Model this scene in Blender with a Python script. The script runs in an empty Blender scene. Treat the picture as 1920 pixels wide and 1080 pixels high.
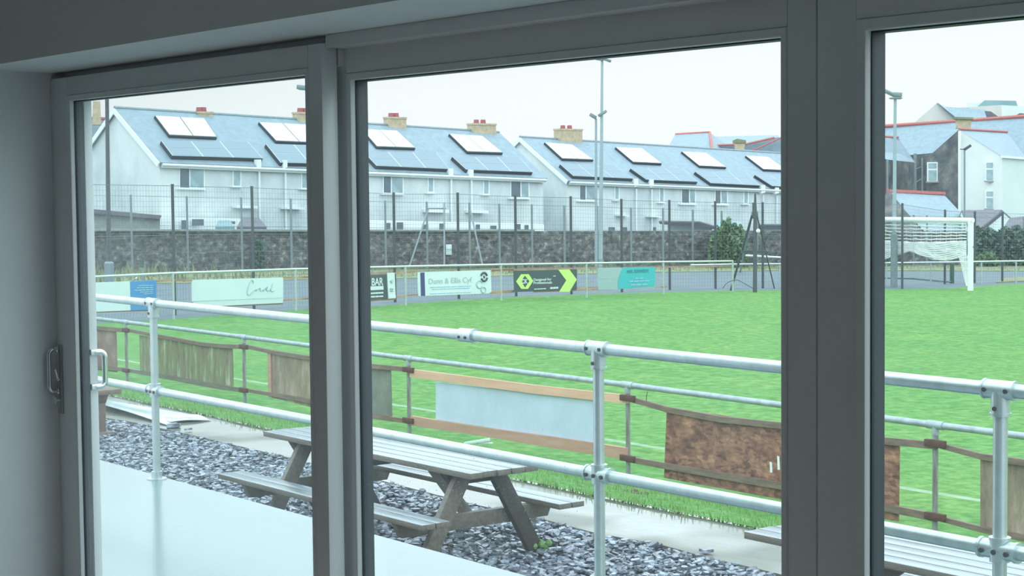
import bpy, math, random
import numpy as np
random.seed(7); rng = np.random.default_rng(7)
SC = bpy.context.scene
COL = SC.collection
# ------------------------------------------------------------------ camera solve (vanishing points of the photo)
F = 3300.0; CX, CY = 960.0, 540.0
EYE = 1.80
def nrm(v):
    v = np.array(v, float); return v/np.linalg.norm(v)
def cv(px, py): return np.array([px-CX, -(py-CY), -F])
_vl = nrm(cv(-1600, 376)); _vd = nrm(cv(1555, 58000)); _vd = nrm(_vd-_vl*_vd.dot(_vl))
_up = -_vd; _right = -_vl; _out = np.cross(_up, _right)
R = np.array([_right, _out, _up])
CAM = np.array([0, 0, EYE])
# world: X runs along the window wall, Y outwards to the pitch, Z up; terrace level is z = 0
def ray(px, py): return R @ cv(px, py)
def atz(px, py, z):
    d = ray(px, py); return CAM+d*((z-EYE)/d[2])
def aty(px, py, y):
    d = ray(px, py); return CAM+d*(y/d[1])
def atd(px, py, dep): return CAM+ray(px, py)/F*dep
def hit(px, py, P, N):
    d = ray(px, py); return CAM+d*(np.dot(np.array(P)-CAM, N)/np.dot(d, N))
GZ0, GY0, GS = -1.42, 12.5, 0.016
def gz(y):
    if y < 9.6: return -0.87
    if y < GY0: return -0.87+(GZ0+0.87)*(y-9.6)/(GY0-9.6)
    return GZ0-GS*(y-GY0)
GN = nrm((0, GS, 1)); GP = np.array((0, GY0, GZ0))
def atg(px, py): return hit(px, py, GP, GN)
UPV = np.array((0, 0, 1.0))
def depth_of(P): return -(R.T @ (np.array(P)-CAM))[2]

# ------------------------------------------------------------------ mesh builder
class MB:
    def __init__(s): s.v = []; s.f = []; s.m = []
    def add(s, vs, fs, mi=0):
        b = len(s.v); s.v += [tuple(map(float, p)) for p in vs]
        s.f += [tuple(i+b for i in f) for f in fs]; s.m += [mi]*len(fs); return s
    def poly(s, pts, mi=0): return s.add(pts, [tuple(range(len(pts)))], mi)
    def prism(s, pts, vec, mi=0):
        n = len(pts); a = [np.array(p, float) for p in pts]; vec = np.array(vec, float)
        b = [p+vec for p in a]
        fs = [tuple(range(n))[::-1], tuple(range(n, 2*n))]
        fs += [(i, (i+1) % n, n+(i+1) % n, n+i) for i in range(n)]
        return s.add(a+b, fs, mi)
    def box(s, x0, x1, y0, y1, z0, z1, mi=0):
        return s.prism([(x0, y0, z0), (x1, y0, z0), (x1, y1, z0), (x0, y1, z0)], (0, 0, z1-z0), mi)
    def obox(s, c, a, b, d, mi=0):
        c, a, b, d = [np.array(q, float) for q in (c, a, b, d)]
        return s.prism([c-a-b-d, c+a-b-d, c+a+b-d, c-a+b-d], 2*d, mi)
    def beam(s, p0, p1, w, h, up=(0, 0, 1), mi=0):
        p0 = np.array(p0, float); p1 = np.array(p1, float); d = nrm(p1-p0)
        sd = np.cross(d, up); sd = nrm(sd); u = np.cross(sd, d)
        return s.obox((p0+p1)/2, (p1-p0)/2, sd*w/2, u*h/2, mi)
    def tube(s, pts, r, seg=12, cap=True, mi=0):
        pts = [np.array(p, float) for p in pts]; n = len(pts)
        rs = r if isinstance(r, (list, tuple)) else [r]*n
        vs = []; prev = None
        for i, p in enumerate(pts):
            d = nrm(pts[min(i+1, n-1)]-pts[max(i-1, 0)])
            if prev is None:
                a = np.array((0, 0, 1.0)) if abs(d[2]) < .9 else np.array((1.0, 0, 0))
                x = nrm(np.cross(d, a))
            else: x = nrm(prev-d*prev.dot(d))
            prev = x; y = np.cross(d, x)
            vs += [p+rs[i]*(math.cos(2*math.pi*k/seg)*x+math.sin(2*math.pi*k/seg)*y) for k in range(seg)]
        fs = [(i*seg+k, i*seg+(k+1) % seg, (i+1)*seg+(k+1) % seg, (i+1)*seg+k) for i in range(n-1) for k in range(seg)]
        if cap: fs += [tuple(range(seg))[::-1], tuple(range((n-1)*seg, n*seg))]
        return s.add(vs, fs, mi)
    def ball(s, c, r, seg=8, rings=5, sc=(1, 1, 1), mi=0):
        vs = []; fs = []
        for i in range(rings+1):
            t = math.pi*i/rings
            for k in range(seg):
                a = 2*math.pi*k/seg
                vs.append((c[0]+r*sc[0]*math.sin(t)*math.cos(a), c[1]+r*sc[1]*math.sin(t)*math.sin(a), c[2]+r*sc[2]*math.cos(t)))
        for i in range(rings):
            for k in range(seg): fs.append((i*seg+k, (i+1)*seg+k, (i+1)*seg+(k+1) % seg, i*seg+(k+1) % seg))
        return s.add(vs, fs, mi)
    def build(s, name, mat, parent=None, smooth=True, bevel=0):
        V = np.array(s.v); c = (V.min(0)+V.max(0))/2
        if parent is None: c[2] = V[:, 2].min()
        me = bpy.data.meshes.new(name)
        me.from_pydata([tuple(p) for p in (V-c)], [], s.f)
        for mm in (mat if isinstance(mat, (list, tuple)) else [mat]): me.materials.append(mm)
        me.polygons.foreach_set('material_index', s.m)
        import bmesh
        if len(s.f) < 60000:
            bm = bmesh.new(); bm.from_mesh(me); bmesh.ops.recalc_face_normals(bm, faces=bm.faces)
            if bevel: bmesh.ops.bevel(bm, geom=[e for e in bm.edges if len(e.link_faces) == 2 and e.calc_face_angle(0) > .6], offset=bevel, segments=2, affect='EDGES', profile=.5)
            bm.to_mesh(me); bm.free()
        if smooth:
            me.polygons.foreach_set('use_smooth', [True]*len(me.polygons)); me.set_sharp_from_angle(angle=math.radians(38))
        o = bpy.data.objects.new(name, me); COL.objects.link(o)
        if parent is not None:
            o.parent = parent; o.location = tuple(c-world(parent))
        else: o.location = tuple(c)
        return o
def world(o):
    p = np.array(o.location)
    while o.parent: o = o.parent; p = p+np.array(o.location)
    return p
def tag(o, label, cat, group=None, kind=None):
    o['label'] = label; o['category'] = cat
    if group: o['group'] = group
    if kind: o['kind'] = kind
    return o
def thing(name, label, cat, loc, group=None):
    o = bpy.data.objects.new(name, None); COL.objects.link(o); o.location = tuple(map(float, loc)); o.empty_display_size = .1
    return tag(o, label, cat, group)
def struct(o): o['kind'] = 'structure'; return o
def stuff(o): o['kind'] = 'stuff'; return o

# ------------------------------------------------------------------ materials
def s2l(c): return tuple((x/255/12.92 if x/255 <= .04045 else ((x/255+.055)/1.055)**2.4) for x in c)
def mat(name, col, rough=.6, metal=0, spec=.5, var=0, vscale=6, bump=0, bscale=40, col2=None, stretch=(1, 1, 1), coat=0):
    m = bpy.data.materials.new(name); m.use_nodes = True
    nt = m.node_tree; b = nt.nodes['Principled BSDF']; L = nt.links
    b.inputs['Base Color'].default_value = (*col, 1); b.inputs['Roughness'].default_value = rough
    b.inputs['Metallic'].default_value = metal; b.inputs['Specular IOR Level'].default_value = spec
    if coat: b.inputs['Coat Weight'].default_value = coat; b.inputs['Coat Roughness'].default_value = .08
    if var or col2 or bump:
        tc = nt.nodes.new('ShaderNodeTexCoord'); mp = nt.nodes.new('ShaderNodeMapping'); mp.inputs['Scale'].default_value = stretch
        L.new(tc.outputs['Object'], mp.inputs['Vector'])
    if var or col2:
        n = nt.nodes.new('ShaderNodeTexNoise'); n.inputs['Scale'].default_value = vscale; n.inputs['Detail'].default_value = 6; n.inputs['Roughness'].default_value = .65
        L.new(mp.outputs[0], n.inputs['Vector'])
        r = nt.nodes.new('ShaderNodeValToRGB'); r.color_ramp.elements[0].position = .34; r.color_ramp.elements[1].position = .66
        c2 = col2 or tuple(min(1, c*(1+var)) for c in col); c1 = col if col2 else tuple(c*(1-var) for c in col)
        r.color_ramp.elements[0].color = (*c1, 1); r.color_ramp.elements[1].color = (*c2, 1)
        L.new(n.outputs['Fac'], r.inputs['Fac']); L.new(r.outputs['Color'], b.inputs['Base Color'])
    if bump:
        n2 = nt.nodes.new('ShaderNodeTexNoise'); n2.inputs['Scale'].default_value = bscale; n2.inputs['Detail'].default_value = 4
        bp = nt.nodes.new('ShaderNodeBump'); bp.inputs['Strength'].default_value = bump; bp.inputs['Distance'].default_value = .02
        L.new(mp.outputs[0], n2.inputs['Vector']); L.new(n2.outputs['Fac'], bp.inputs['Height']); L.new(bp.outputs['Normal'], b.inputs['Normal'])
    return m
def nodes(m): return m.node_tree.nodes, m.node_tree.links, m.node_tree.nodes['Principled BSDF']

M = {}
M['paint'] = mat('white wall paint', (.76, .79, .82), .7, var=.02, vscale=3)
M['ceiling'] = mat('white ceiling paint', (.80, .78, .78), .8, var=.02, vscale=3)
M['floorm'] = mat('grey vinyl floor', (.55, .48, .44), .5, var=.1, vscale=8)
M['upvc'] = mat('white door plastic', (.77, .805, .815), .3, var=.01, vscale=4)
M['gasket'] = mat('dark rubber gasket', (.014, .024, .036), .5, var=.05)
M['chrome'] = mat('polished chrome', (.75, .8, .82), .12, 1, var=.03)
M['plate'] = mat('satin grey plate', (.42, .45, .46), .35, .6, var=.04)
M['galv'] = mat('galvanised steel tube', (.58, .66, .67), .36, .8, var=.1, vscale=14)
M['galv_old'] = mat('weathered galvanised tube', (.36, .43, .46), .5, .4, var=.18, vscale=9)
M['galv_rust'] = mat('rust stained galvanised tube', (.34, .40, .43), .55, .3, col2=(.20, .12, .09), vscale=3, stretch=(8, 8, 1))
M['bolt'] = mat('dark grub screw', (.06, .07, .07), .4, .5, var=.05)
M['rust'] = mat('rusty clamp iron', (.10, .045, .032), .85, var=.35, vscale=25)
M['steel_dark'] = mat('dark painted steel', (.07, .085, .095), .5, .2, var=.15)  # dark tone lifted: distance haze put into the colour
M['steel_grey'] = mat('grey painted steel', (.22, .28, .30), .5, .3, var=.12)
M['pole_pale'] = mat('pale galvanised pole', (.30, .40, .43), .5, .2, var=.06)
M['white_paint'] = mat('white painted steel', (.8, .84, .84), .4, var=.03)
M['green_paint'] = mat('dark green painted steel', (.03, .10, .07), .5, var=.1)
M['wood_grey'] = mat('wet weathered timber', (.17, .155, .125), .42, var=.25, vscale=5, stretch=(.6, 6, 6), bump=.3, bscale=30)
M['wood_dark'] = mat('dark shade toned timber', (.045, .04, .034), .5, var=.3, vscale=5, stretch=(2, 2, 2), bump=.3, bscale=30)  # darker timber copy: underside and far-leg shade put into the colour
M['wood_top'] = mat('wet timber tops with sky sheen', (.26, .31, .335), .2, spec=.7, var=.22, vscale=4, stretch=(.5, 7, 7), bump=.12, bscale=20)  # pale bluish base carries the sky reflected on the wet tops
M['wood_old'] = mat('old brown timber', (.19, .135, .10), .7, var=.3, vscale=6, stretch=(.8, 5, 5))
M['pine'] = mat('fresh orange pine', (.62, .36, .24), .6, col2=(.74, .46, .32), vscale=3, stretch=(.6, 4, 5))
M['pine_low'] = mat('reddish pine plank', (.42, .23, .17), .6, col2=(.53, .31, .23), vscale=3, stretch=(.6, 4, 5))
M['panel_grey'] = mat('pale grey sheet board', (.50, .60, .72), .5, var=.07, vscale=2.5)
M['slate_roof'] = mat('blue grey roof slates', (.235, .32, .375), .55, var=.12, vscale=3)
M['slate_side'] = mat('dull violet roof tiles', (.13, .13, .16), .6, var=.2, vscale=3)
M['render_white'] = mat('white rendered wall', (.70, .80, .79), .85, var=.05, vscale=.5)
M['render_cream'] = mat('cream rendered wall', (.72, .76, .72), .85, var=.04, vscale=.4)
M['pale_green'] = mat('pale green rendered wall', (.62, .71, .655), .85, var=.04, vscale=.4)
M['pink_render'] = mat('pinkish rendered wall', (.62, .60, .55), .85, var=.05, vscale=.4)
M['upvc_far'] = mat('white house trim', (.80, .86, .86), .5, var=.02)
M['fascia'] = mat('cream fascia board', (.60, .66, .62), .6, var=.05)
M['glass_far'] = mat('dark window glass', (.085, .13, .16), .12, spec=.8, var=.25, vscale=1.2)
M['glass_pale'] = mat('pale curtained window glass', (.30, .42, .45), .2, spec=.6, var=.2, vscale=1.5)
M['pv'] = mat('blue grey solar cells', (.20, .28, .335), .4, spec=.4, var=.05)
M['pv_edge'] = mat('black panel frame and shadow', (.03, .035, .045), .5, var=.05)  # black sides also paint the shadow under the raised solar panels
M['pv_rail'] = mat('pale panel rail', (.40, .48, .50), .5, var=.03)
M['thermal'] = mat('collector glass with sky reflection', (.72, .86, .87), .15, spec=.8, var=.03)  # near-white base: reflected sky put into the colour
M['brick_buff'] = mat('buff chimney brick', (.52, .42, .28), .85, var=.2, vscale=4)
M['brick_red'] = mat('red clay pot', (.34, .10, .10), .7, var=.2)
M['ridge_red'] = mat('red ridge tiles', (.52, .16, .14), .7, var=.15)
M['brick_brown'] = mat('brown brick gable', (.15, .095, .07), .9, var=.2, vscale=3)
M['dark_roof'] = mat('dark felt roof', (.07, .075, .09), .8, var=.15)
M['concrete'] = mat('grey concrete coping', (.27, .31, .30), .8, var=.15)
M['teal_roof'] = mat('teal shed roof', (.20, .34, .36), .6, var=.1)
M['sheet_white'] = mat('wet white plastic sheet', (.66, .74, .76), .12, spec=.8, var=.05, vscale=2)
M['net'] = mat('white net cord', (.84, .88, .88), .8, var=.05)
M['wire'] = mat('fence wire', (.16, .2, .21), .6, .3, var=.1)
M['bare_soil'] = mat('bare brown soil', (.10, .075, .05), .9, var=.3)

def noise_mix(m, stops, scale, detail=6, stretch=(1, 1, 1), rough=None, bump=0, bscale=60, coord='Object'):
    N, L, b = nodes(m)
    tc = N.new('ShaderNodeTexCoord'); mp = N.new('ShaderNodeMapping'); mp.inputs['Scale'].default_value = stretch
    L.new(tc.outputs[coord], mp.inputs['Vector'])
    n = N.new('ShaderNodeTexNoise'); n.inputs['Scale'].default_value = scale; n.inputs['Detail'].default_value = detail; n.inputs['Roughness'].default_value = .7
    L.new(mp.outputs[0], n.inputs['Vector'])
    r = N.new('ShaderNodeValToRGB'); cr = r.color_ramp
    while len(cr.elements) < len(stops): cr.elements.new(.5)
    for e, (p, c) in zip(cr.elements, stops): e.position = p; e.color = (*c, 1)
    L.new(n.outputs['Fac'], r.inputs['Fac']); L.new(r.outputs['Color'], b.inputs['Base Color'])
    if rough is not None: b.inputs['Roughness'].default_value = rough
    if bump:
        n2 = N.new('ShaderNodeTexNoise'); n2.inputs['Scale'].default_value = bscale; n2.inputs['Detail'].default_value = 5
        bp = N.new('ShaderNodeBump'); bp.inputs['Strength'].default_value = bump; bp.inputs['Distance'].default_value = .04
        L.new(mp.outputs[0], n2.inputs['Vector']); L.new(n2.outputs['Fac'], bp.inputs['Height']); L.new(bp.outputs['Normal'], b.inputs['Normal'])
    return m, r
def base(name, rough=.7, spec=.5):
    m = bpy.data.materials.new(name); m.use_nodes = True
    b = m.node_tree.nodes['Principled BSDF']; b.inputs['Roughness'].default_value = rough; b.inputs['Specular IOR Level'].default_value = spec
    return m
# grass: two noise scales and a faint whitewash touchline parallel to the near barrier
def grass_mat(name, line_y=None, gain=1.0):
    m = base(name, .9, .15); N, L, b = nodes(m)
    tc = N.new('ShaderNodeNewGeometry')
    def nz(scale, st, det=5):
        mp = N.new('ShaderNodeMapping'); mp.inputs['Scale'].default_value = st; L.new(tc.outputs['Position'], mp.inputs['Vector'])
        n = N.new('ShaderNodeTexNoise'); n.inputs['Scale'].default_value = scale; n.inputs['Detail'].default_value = det; n.inputs['Roughness'].default_value = .7
        L.new(mp.outputs[0], n.inputs['Vector']); return n
    a = nz(.55, (1, 1, 1)); c = nz(5.5, (1, 1, 1), 7)
    r1 = N.new('ShaderNodeValToRGB'); r1.color_ramp.elements[0].position = .35; r1.color_ramp.elements[1].position = .68
    g = gain
    r1.color_ramp.elements[0].color = (.110*g, .295*g, .078*g, 1); r1.color_ramp.elements[1].color = (.155*g, .325*g, .086*g, 1)
    r2 = N.new('ShaderNodeValToRGB'); r2.color_ramp.elements[0].position = .36; r2.color_ramp.elements[1].position = .66
    r2.color_ramp.elements[0].color = (.52, .66, .5, 1); r2.color_ramp.elements[1].color = (1.36, 1.2, 1.36, 1)
    L.new(a.outputs['Fac'], r1.inputs['Fac']); L.new(c.outputs['Fac'], r2.inputs['Fac'])
    mx = N.new('ShaderNodeMixRGB'); mx.blend_type = 'MULTIPLY'; mx.inputs[0].default_value = 1
    L.new(r1.outputs[0], mx.inputs[1]); L.new(r2.outputs[0], mx.inputs[2]); out = mx.outputs[0]
    if line_y is not None:
        sp = N.new('ShaderNodeSeparateXYZ'); L.new(tc.outputs['Position'], sp.inputs[0])
        s1 = N.new('ShaderNodeMath'); s1.operation = 'SUBTRACT'; s1.inputs[1].default_value = line_y; L.new(sp.outputs['Y'], s1.inputs[0])
        s2 = N.new('ShaderNodeMath'); s2.operation = 'ABSOLUTE'; L.new(s1.outputs[0], s2.inputs[0])
        s3 = N.new('ShaderNodeMath'); s3.operation = 'LESS_THAN'; s3.inputs[1].default_value = .07; L.new(s2.outputs[0], s3.inputs[0])
        d = nz(6, (1, 1, 1)); s4 = N.new('ShaderNodeMath'); s4.operation = 'MULTIPLY'; L.new(s3.outputs[0], s4.inputs[0]); L.new(d.outputs['Fac'], s4.inputs[1])
        m2 = N.new('ShaderNodeMixRGB'); m2.inputs[2].default_value = (.42, .52, .45, 1); L.new(s4.outputs[0], m2.inputs[0]); L.new(out, m2.inputs[1]); out = m2.outputs[0]
    L.new(out, b.inputs['Base Color'])
    e = nz(22, (1, 1, 1), 4); bp = N.new('ShaderNodeBump'); bp.inputs['Strength'].default_value = .5; bp.inputs['Distance'].default_value = .05
    L.new(e.outputs['Fac'], bp.inputs['Height']); L.new(bp.outputs['Normal'], b.inputs['Normal'])
    return m
M['pitch'] = grass_mat('mown pitch turf', 14.6)
M['bank'] = grass_mat('rough bank turf', None, .92)
M['blade'] = mat('grass blades', (.15, .34, .09), .7, spec=.2, col2=(.25, .42, .15), vscale=3)
M['verge'] = noise_mix(base('straw and grass verge', .95, .1), [(.3, (.13, .19, .10)), (.48, (.22, .26, .15)), (.68, (.33, .30, .20))], 1.2)[0]
M['asphalt'] = noise_mix(base('wet tarmac', .75, .25), [(.35, (.105, .148, .165)), (.65, (.145, .192, .212))], 1.5, bump=.1)[0]
M['path'] = noise_mix(base('wet concrete path', .25, .4), [(.3, (.105, .11, .082)), (.48, (.15, .16, .128)), (.68, (.20, .225, .205))], 1.1, stretch=(.6, 1.4, 1), bump=.04, bscale=14)[0]
_N, _L, _b = nodes(M['path']); _g = _N.new('ShaderNodeNewGeometry'); _n = _N.new('ShaderNodeTexNoise'); _n.inputs['Scale'].default_value = .75; _n.inputs['Detail'].default_value = 2
_L.new(_g.outputs['Position'], _n.inputs['Vector']); _m = _N.new('ShaderNodeMapRange'); _m.inputs['From Min'].default_value = .42; _m.inputs['From Max'].default_value = .58; _m.inputs['To Min'].default_value = .06; _m.inputs['To Max'].default_value = .5
_L.new(_n.outputs['Fac'], _m.inputs['Value']); _L.new(_m.outputs[0], _b.inputs['Roughness'])
M['deck'] = noise_mix(base('wet pale concrete slab', .17, .45), [(.25, (.135, .205, .21)), (.40, (.165, .25, .25)), (.7, (.18, .265, .262))], .8, stretch=(.7, 1.5, 1), bump=.015, bscale=9)[0]
M['slate_chip'] = noise_mix(base('blue grey slate chips', .22, .7), [(.34, (.05, .062, .08)), (.5, (.13, .16, .20)), (.64, (.36, .42, .50))], 9, detail=3)[0]
M['slate_bed'] = noise_mix(base('dark slate bed', .7), [(.35, (.03, .036, .045)), (.65, (.09, .11, .13))], 18)[0]
M['stone'] = noise_mix(base('dark rubble stone', .9, .2), [(.36, (.055, .06, .07)), (.47, (.11, .115, .125)), (.57, (.18, .175, .175)), (.68, (.42, .42, .41))], 4.2, detail=10, stretch=(1, 1, 1.15), bump=.8, bscale=3)[0]
M['stone_house'] = noise_mix(base('dark house stone', .9, .2), [(.36, (.07, .08, .09)), (.52, (.13, .14, .14)), (.68, (.27, .26, .23))], .8, detail=8)[0]
M['osb'] = noise_mix(base('brown strand board', .75, .3), [(.34, (.10, .05, .04)), (.48, (.24, .115, .085)), (.62, (.36, .19, .125)), (.78, (.58, .36, .22))], 4.5, detail=9, stretch=(1, 1, 1.3))[0]
def flakes(m, scale=15, st=(1, 1, 2.2), lo=.55, hi=1.5):
    N_, L_, b = nodes(m); tc_ = N_.new('ShaderNodeTexCoord'); mp = N_.new('ShaderNodeMapping'); mp.inputs['Rotation'].default_value = (0, .5, 0); mp.inputs['Scale'].default_value = st
    L_.new(tc_.outputs['Object'], mp.inputs['Vector']); v = N_.new('ShaderNodeTexVoronoi'); v.inputs['Scale'].default_value = scale; L_.new(mp.outputs[0], v.inputs['Vector'])
    rm = N_.new('ShaderNodeValToRGB'); rm.color_ramp.elements[0].color = (lo, lo, lo, 1); rm.color_ramp.elements[1].color = (hi, hi*.98, hi*.95, 1); L_.new(v.outputs['Color'], rm.inputs['Fac'])
    mx = N_.new('ShaderNodeMixRGB'); mx.blend_type = 'MULTIPLY'; mx.inputs[0].default_value = 1
    src = b.inputs['Base Color'].links[0].from_socket; L_.new(src, mx.inputs[1]); L_.new(rm.outputs[0], mx.inputs[2]); L_.new(mx.outputs[0], b.inputs['Base Color'])
flakes(M['osb']); flakes(M['stone'], 4.2, (1, 1, 1.35), .6, 1.55)
M['mossy'] = noise_mix(base('mossy plywood', .8, .3), [(.34, (.10, .09, .075)), (.45, (.24, .19, .14)), (.54, (.21, .26, .12)), (.66, (.46, .43, .36))], 3.5, detail=6, stretch=(2.2, 1, .4))[0]
M['ply_brown'] = noise_mix(base('stained brown plywood', .8, .3), [(.34, (.16, .125, .10)), (.5, (.31, .23, .17)), (.66, (.48, .39, .31))], 2.2, detail=6, stretch=(1.5, 1, .5))[0]
M['ply_pink'] = noise_mix(base('faded red plywood', .8, .3), [(.32, (.18, .11, .095)), (.5, (.27, .175, .15)), (.68, (.40, .29, .26))], 2.2, detail=6)[0]
M['ply_grey'] = noise_mix(base('grey weathered plywood', .8, .3), [(.32, (.13, .135, .12)), (.5, (.18, .19, .165)), (.68, (.24, .25, .22))], 2.2, detail=6)[0]
M['houses'] = noise_mix(base('stained white render', .85, .2), [(.30, (.40, .45, .46)), (.45, (.55, .61, .62)), (.6, (.70, .76, .75))], .22, detail=8, stretch=(1, 1, .7))[0]
M['leaf'] = mat('hedge leaves', (.085, .17, .085), .6, spec=.3, col2=(.16, .26, .13), vscale=1.5)
M['leaf_dark'] = mat('dark hedge leaves', (.07, .13, .11), .6, spec=.3, col2=(.12, .20, .15), vscale=1.5)
M['ink_grey'] = mat('soft grey lettering', (.42, .52, .55), .6, var=.03)
M['ink_dark'] = mat('dark lettering', (.05, .08, .10), .6, var=.03)
M['ink_pale'] = mat('pale lettering', (.62, .72, .73), .6, var=.03)
M['ink_blue'] = mat('pale blue lettering', (.26, .48, .66), .6, var=.03)
M['board_white'] = mat('white sign sheet', (.64, .76, .77), .5, var=.03, vscale=1)
M['board_blue'] = mat('blue sign sheet', (.05, .26, .58), .5, var=.03)
M['board_dark'] = mat('dark slate sign sheet', (.055, .085, .095), .5, var=.05)
M['board_navy'] = mat('purple sign stripe', (.055, .06, .20), .5, var=.04)
M['board_lime'] = mat('lime sign vinyl', (.55, .82, .20), .5, var=.02)
M['board_teal'] = mat('turquoise sign vinyl', (.045, .45, .48), .5, var=.03)
M['board_aqua'] = mat('grey green sign sheet', (.33, .46, .46), .5, var=.03)
M['ink_teal'] = mat('deep teal lettering', (.03, .25, .31), .5, var=.03)
M['timber_far'] = mat('orange brown rail timber', (.36, .24, .15), .8, var=.3, vscale=2)
# double glazing with a thin wet film: mostly clear, a little mirror, some scattering added as a veil for mist and outdoor haze
def glass_mat(name, mist, tint):
    m = bpy.data.materials.new(name); m.use_nodes = True; nt = m.node_tree; nt.nodes.remove(nt.nodes['Principled BSDF'])
    out = nt.nodes['Material Output']; L = nt.links
    t = nt.nodes.new('ShaderNodeBsdfTransparent'); t.inputs[0].default_value = (*tint, 1)
    g = nt.nodes.new('ShaderNodeBsdfGlossy'); g.inputs['Roughness'].default_value = .0; g.inputs[0].default_value = (1, 1, 1, 1)
    lw = nt.nodes.new('ShaderNodeLayerWeight'); lw.inputs['Blend'].default_value = .5      # Facing = 1 - cos(angle)
    pw = nt.nodes.new('ShaderNodeMath'); pw.operation = 'POWER'; pw.inputs[1].default_value = 5; L.new(lw.outputs['Facing'], pw.inputs[0])
    ml = nt.nodes.new('ShaderNodeMath'); ml.operation = 'MULTIPLY_ADD'; ml.inputs[1].default_value = .96; ml.inputs[2].default_value = .03; L.new(pw.outputs[0], ml.inputs[0])
    mx = nt.nodes.new('ShaderNodeMixShader'); L.new(ml.outputs[0], mx.inputs[0]); L.new(t.outputs[0], mx.inputs[1]); L.new(g.outputs[0], mx.inputs[2])
    tr = nt.nodes.new('ShaderNodeBsdfTranslucent'); tr.inputs[0].default_value = (.92, .97, 1, 1)
    tcn = nt.nodes.new('ShaderNodeTexCoord'); nz = nt.nodes.new('ShaderNodeTexNoise'); nz.inputs['Scale'].default_value = 2.2; L.new(tcn.outputs['Object'], nz.inputs['Vector'])
    mr = nt.nodes.new('ShaderNodeMapRange'); mr.inputs['From Min'].default_value = .3; mr.inputs['From Max'].default_value = .7
    mr.inputs['To Min'].default_value = mist*.7; mr.inputs['To Max'].default_value = mist*1.3; L.new(nz.outputs['Fac'], mr.inputs['Value'])
    m2 = nt.nodes.new('ShaderNodeMixShader'); L.new(mr.outputs[0], m2.inputs[0]); L.new(mx.outputs[0], m2.inputs[1]); L.new(tr.outputs[0], m2.inputs[2])
    L.new(m2.outputs[0], out.inputs['Surface']); return m
M['glass1'] = glass_mat('misted left glazing', .028, (.97, 1, 1))
M['glass2'] = glass_mat('clear glazing', .017, (.985, 1, 1))
M['drop'] = mat('rain drops', (.75, .85, .86), .1, spec=1, var=.02)  # opaque pale drops, their glint put into the base colour

# ------------------------------------------------------------------ world: overcast sky, brighter overhead
w = bpy.data.worlds.new('Overcast'); SC.world = w; w.use_nodes = True
N = w.node_tree.nodes; L = w.node_tree.links; bg = N['Background']
tc = N.new('ShaderNodeTexCoord'); sp = N.new('ShaderNodeSeparateXYZ'); L.new(tc.outputs['Generated'], sp.inputs[0])
cr = N.new('ShaderNodeValToRGB'); L.new(sp.outputs['Z'], cr.inputs['Fac'])
SKYGAIN = 1.0
stops = [(0.0, (1.03, 1.06, 1.07)), (.10, (1.03, 1.06, 1.07)), (.20, (2.0, 2.35, 2.52)), (1.0, (2.1, 2.45, 2.62))]
while len(cr.color_ramp.elements) < 4: cr.color_ramp.elements.new(.5)
for e, (p, c) in zip(cr.color_ramp.elements, stops): e.position = p; e.color = (*c, 1)
L.new(cr.outputs[0], bg.inputs['Color']); bg.inputs['Strength'].default_value = SKYGAIN

# ------------------------------------------------------------------ camera
cd = bpy.data.cameras.new('Camera'); co = bpy.data.objects.new('Camera', cd); COL.objects.link(co)
cd.sensor_width = 36; cd.lens = F/1920*36; cd.clip_start = .05; cd.clip_end = 2000
import mathutils
mw = mathutils.Matrix.Identity(4)
for i in range(3):
    for j in range(3): mw[i][j] = R[i, j]
mw.translation = CAM; co.matrix_world = mw; SC.camera = co
SC.view_settings.view_transform = 'Standard'; SC.view_settings.look = 'None'; SC.view_settings.exposure = 0; SC.view_settings.gamma = 1; SC.view_settings.use_curve_mapping = False

# ================================================================== THE ROOM
YI, YA, YB = 2.495, 2.85, 2.93           # inner wall face, front of sliding leaf, front of fixed leaves
XJ, XR = -6.66, -0.62                    # door opening
ZS = 2.268                               # soffit
XL0, XR0, YBK, ZC = -8.6, 2.6, -3.6, 2.75
mb = MB()
mb.box(XL0-.2, XJ, YI, 3.02, -.02, ZC+.3); mb.box(XR, XR0+.2, YI, 3.02, -.02, ZC+.3); mb.box(XJ, XR, YI, 3.02, ZS, ZC+.3)
struct(mb.build('wall_front', M['paint'], smooth=False))
struct(MB().box(XL0-.2, XL0, YBK, YI, -.02, ZC).build('wall_left', M['paint'], smooth=False))
struct(MB().box(XR0, XR0+.2, YBK, YI, -.02, ZC).build('wall_right', M['paint'], smooth=False))
struct(MB().box(XL0-.2, XR0+.2, YBK-.2, YBK, -.02, ZC).build('wall_back', M['paint'], smooth=False))
struct(MB().box(XL0-.2, XR0+.2, YBK-.2, YI, ZC, ZC+.3).build('ceiling', M['ceiling'], smooth=False))
struct(MB().box(XL0-.2, XR0+.2, YBK-.2, 3.0, -.2, -.02).build('floor', M['floorm'], smooth=False))

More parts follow.
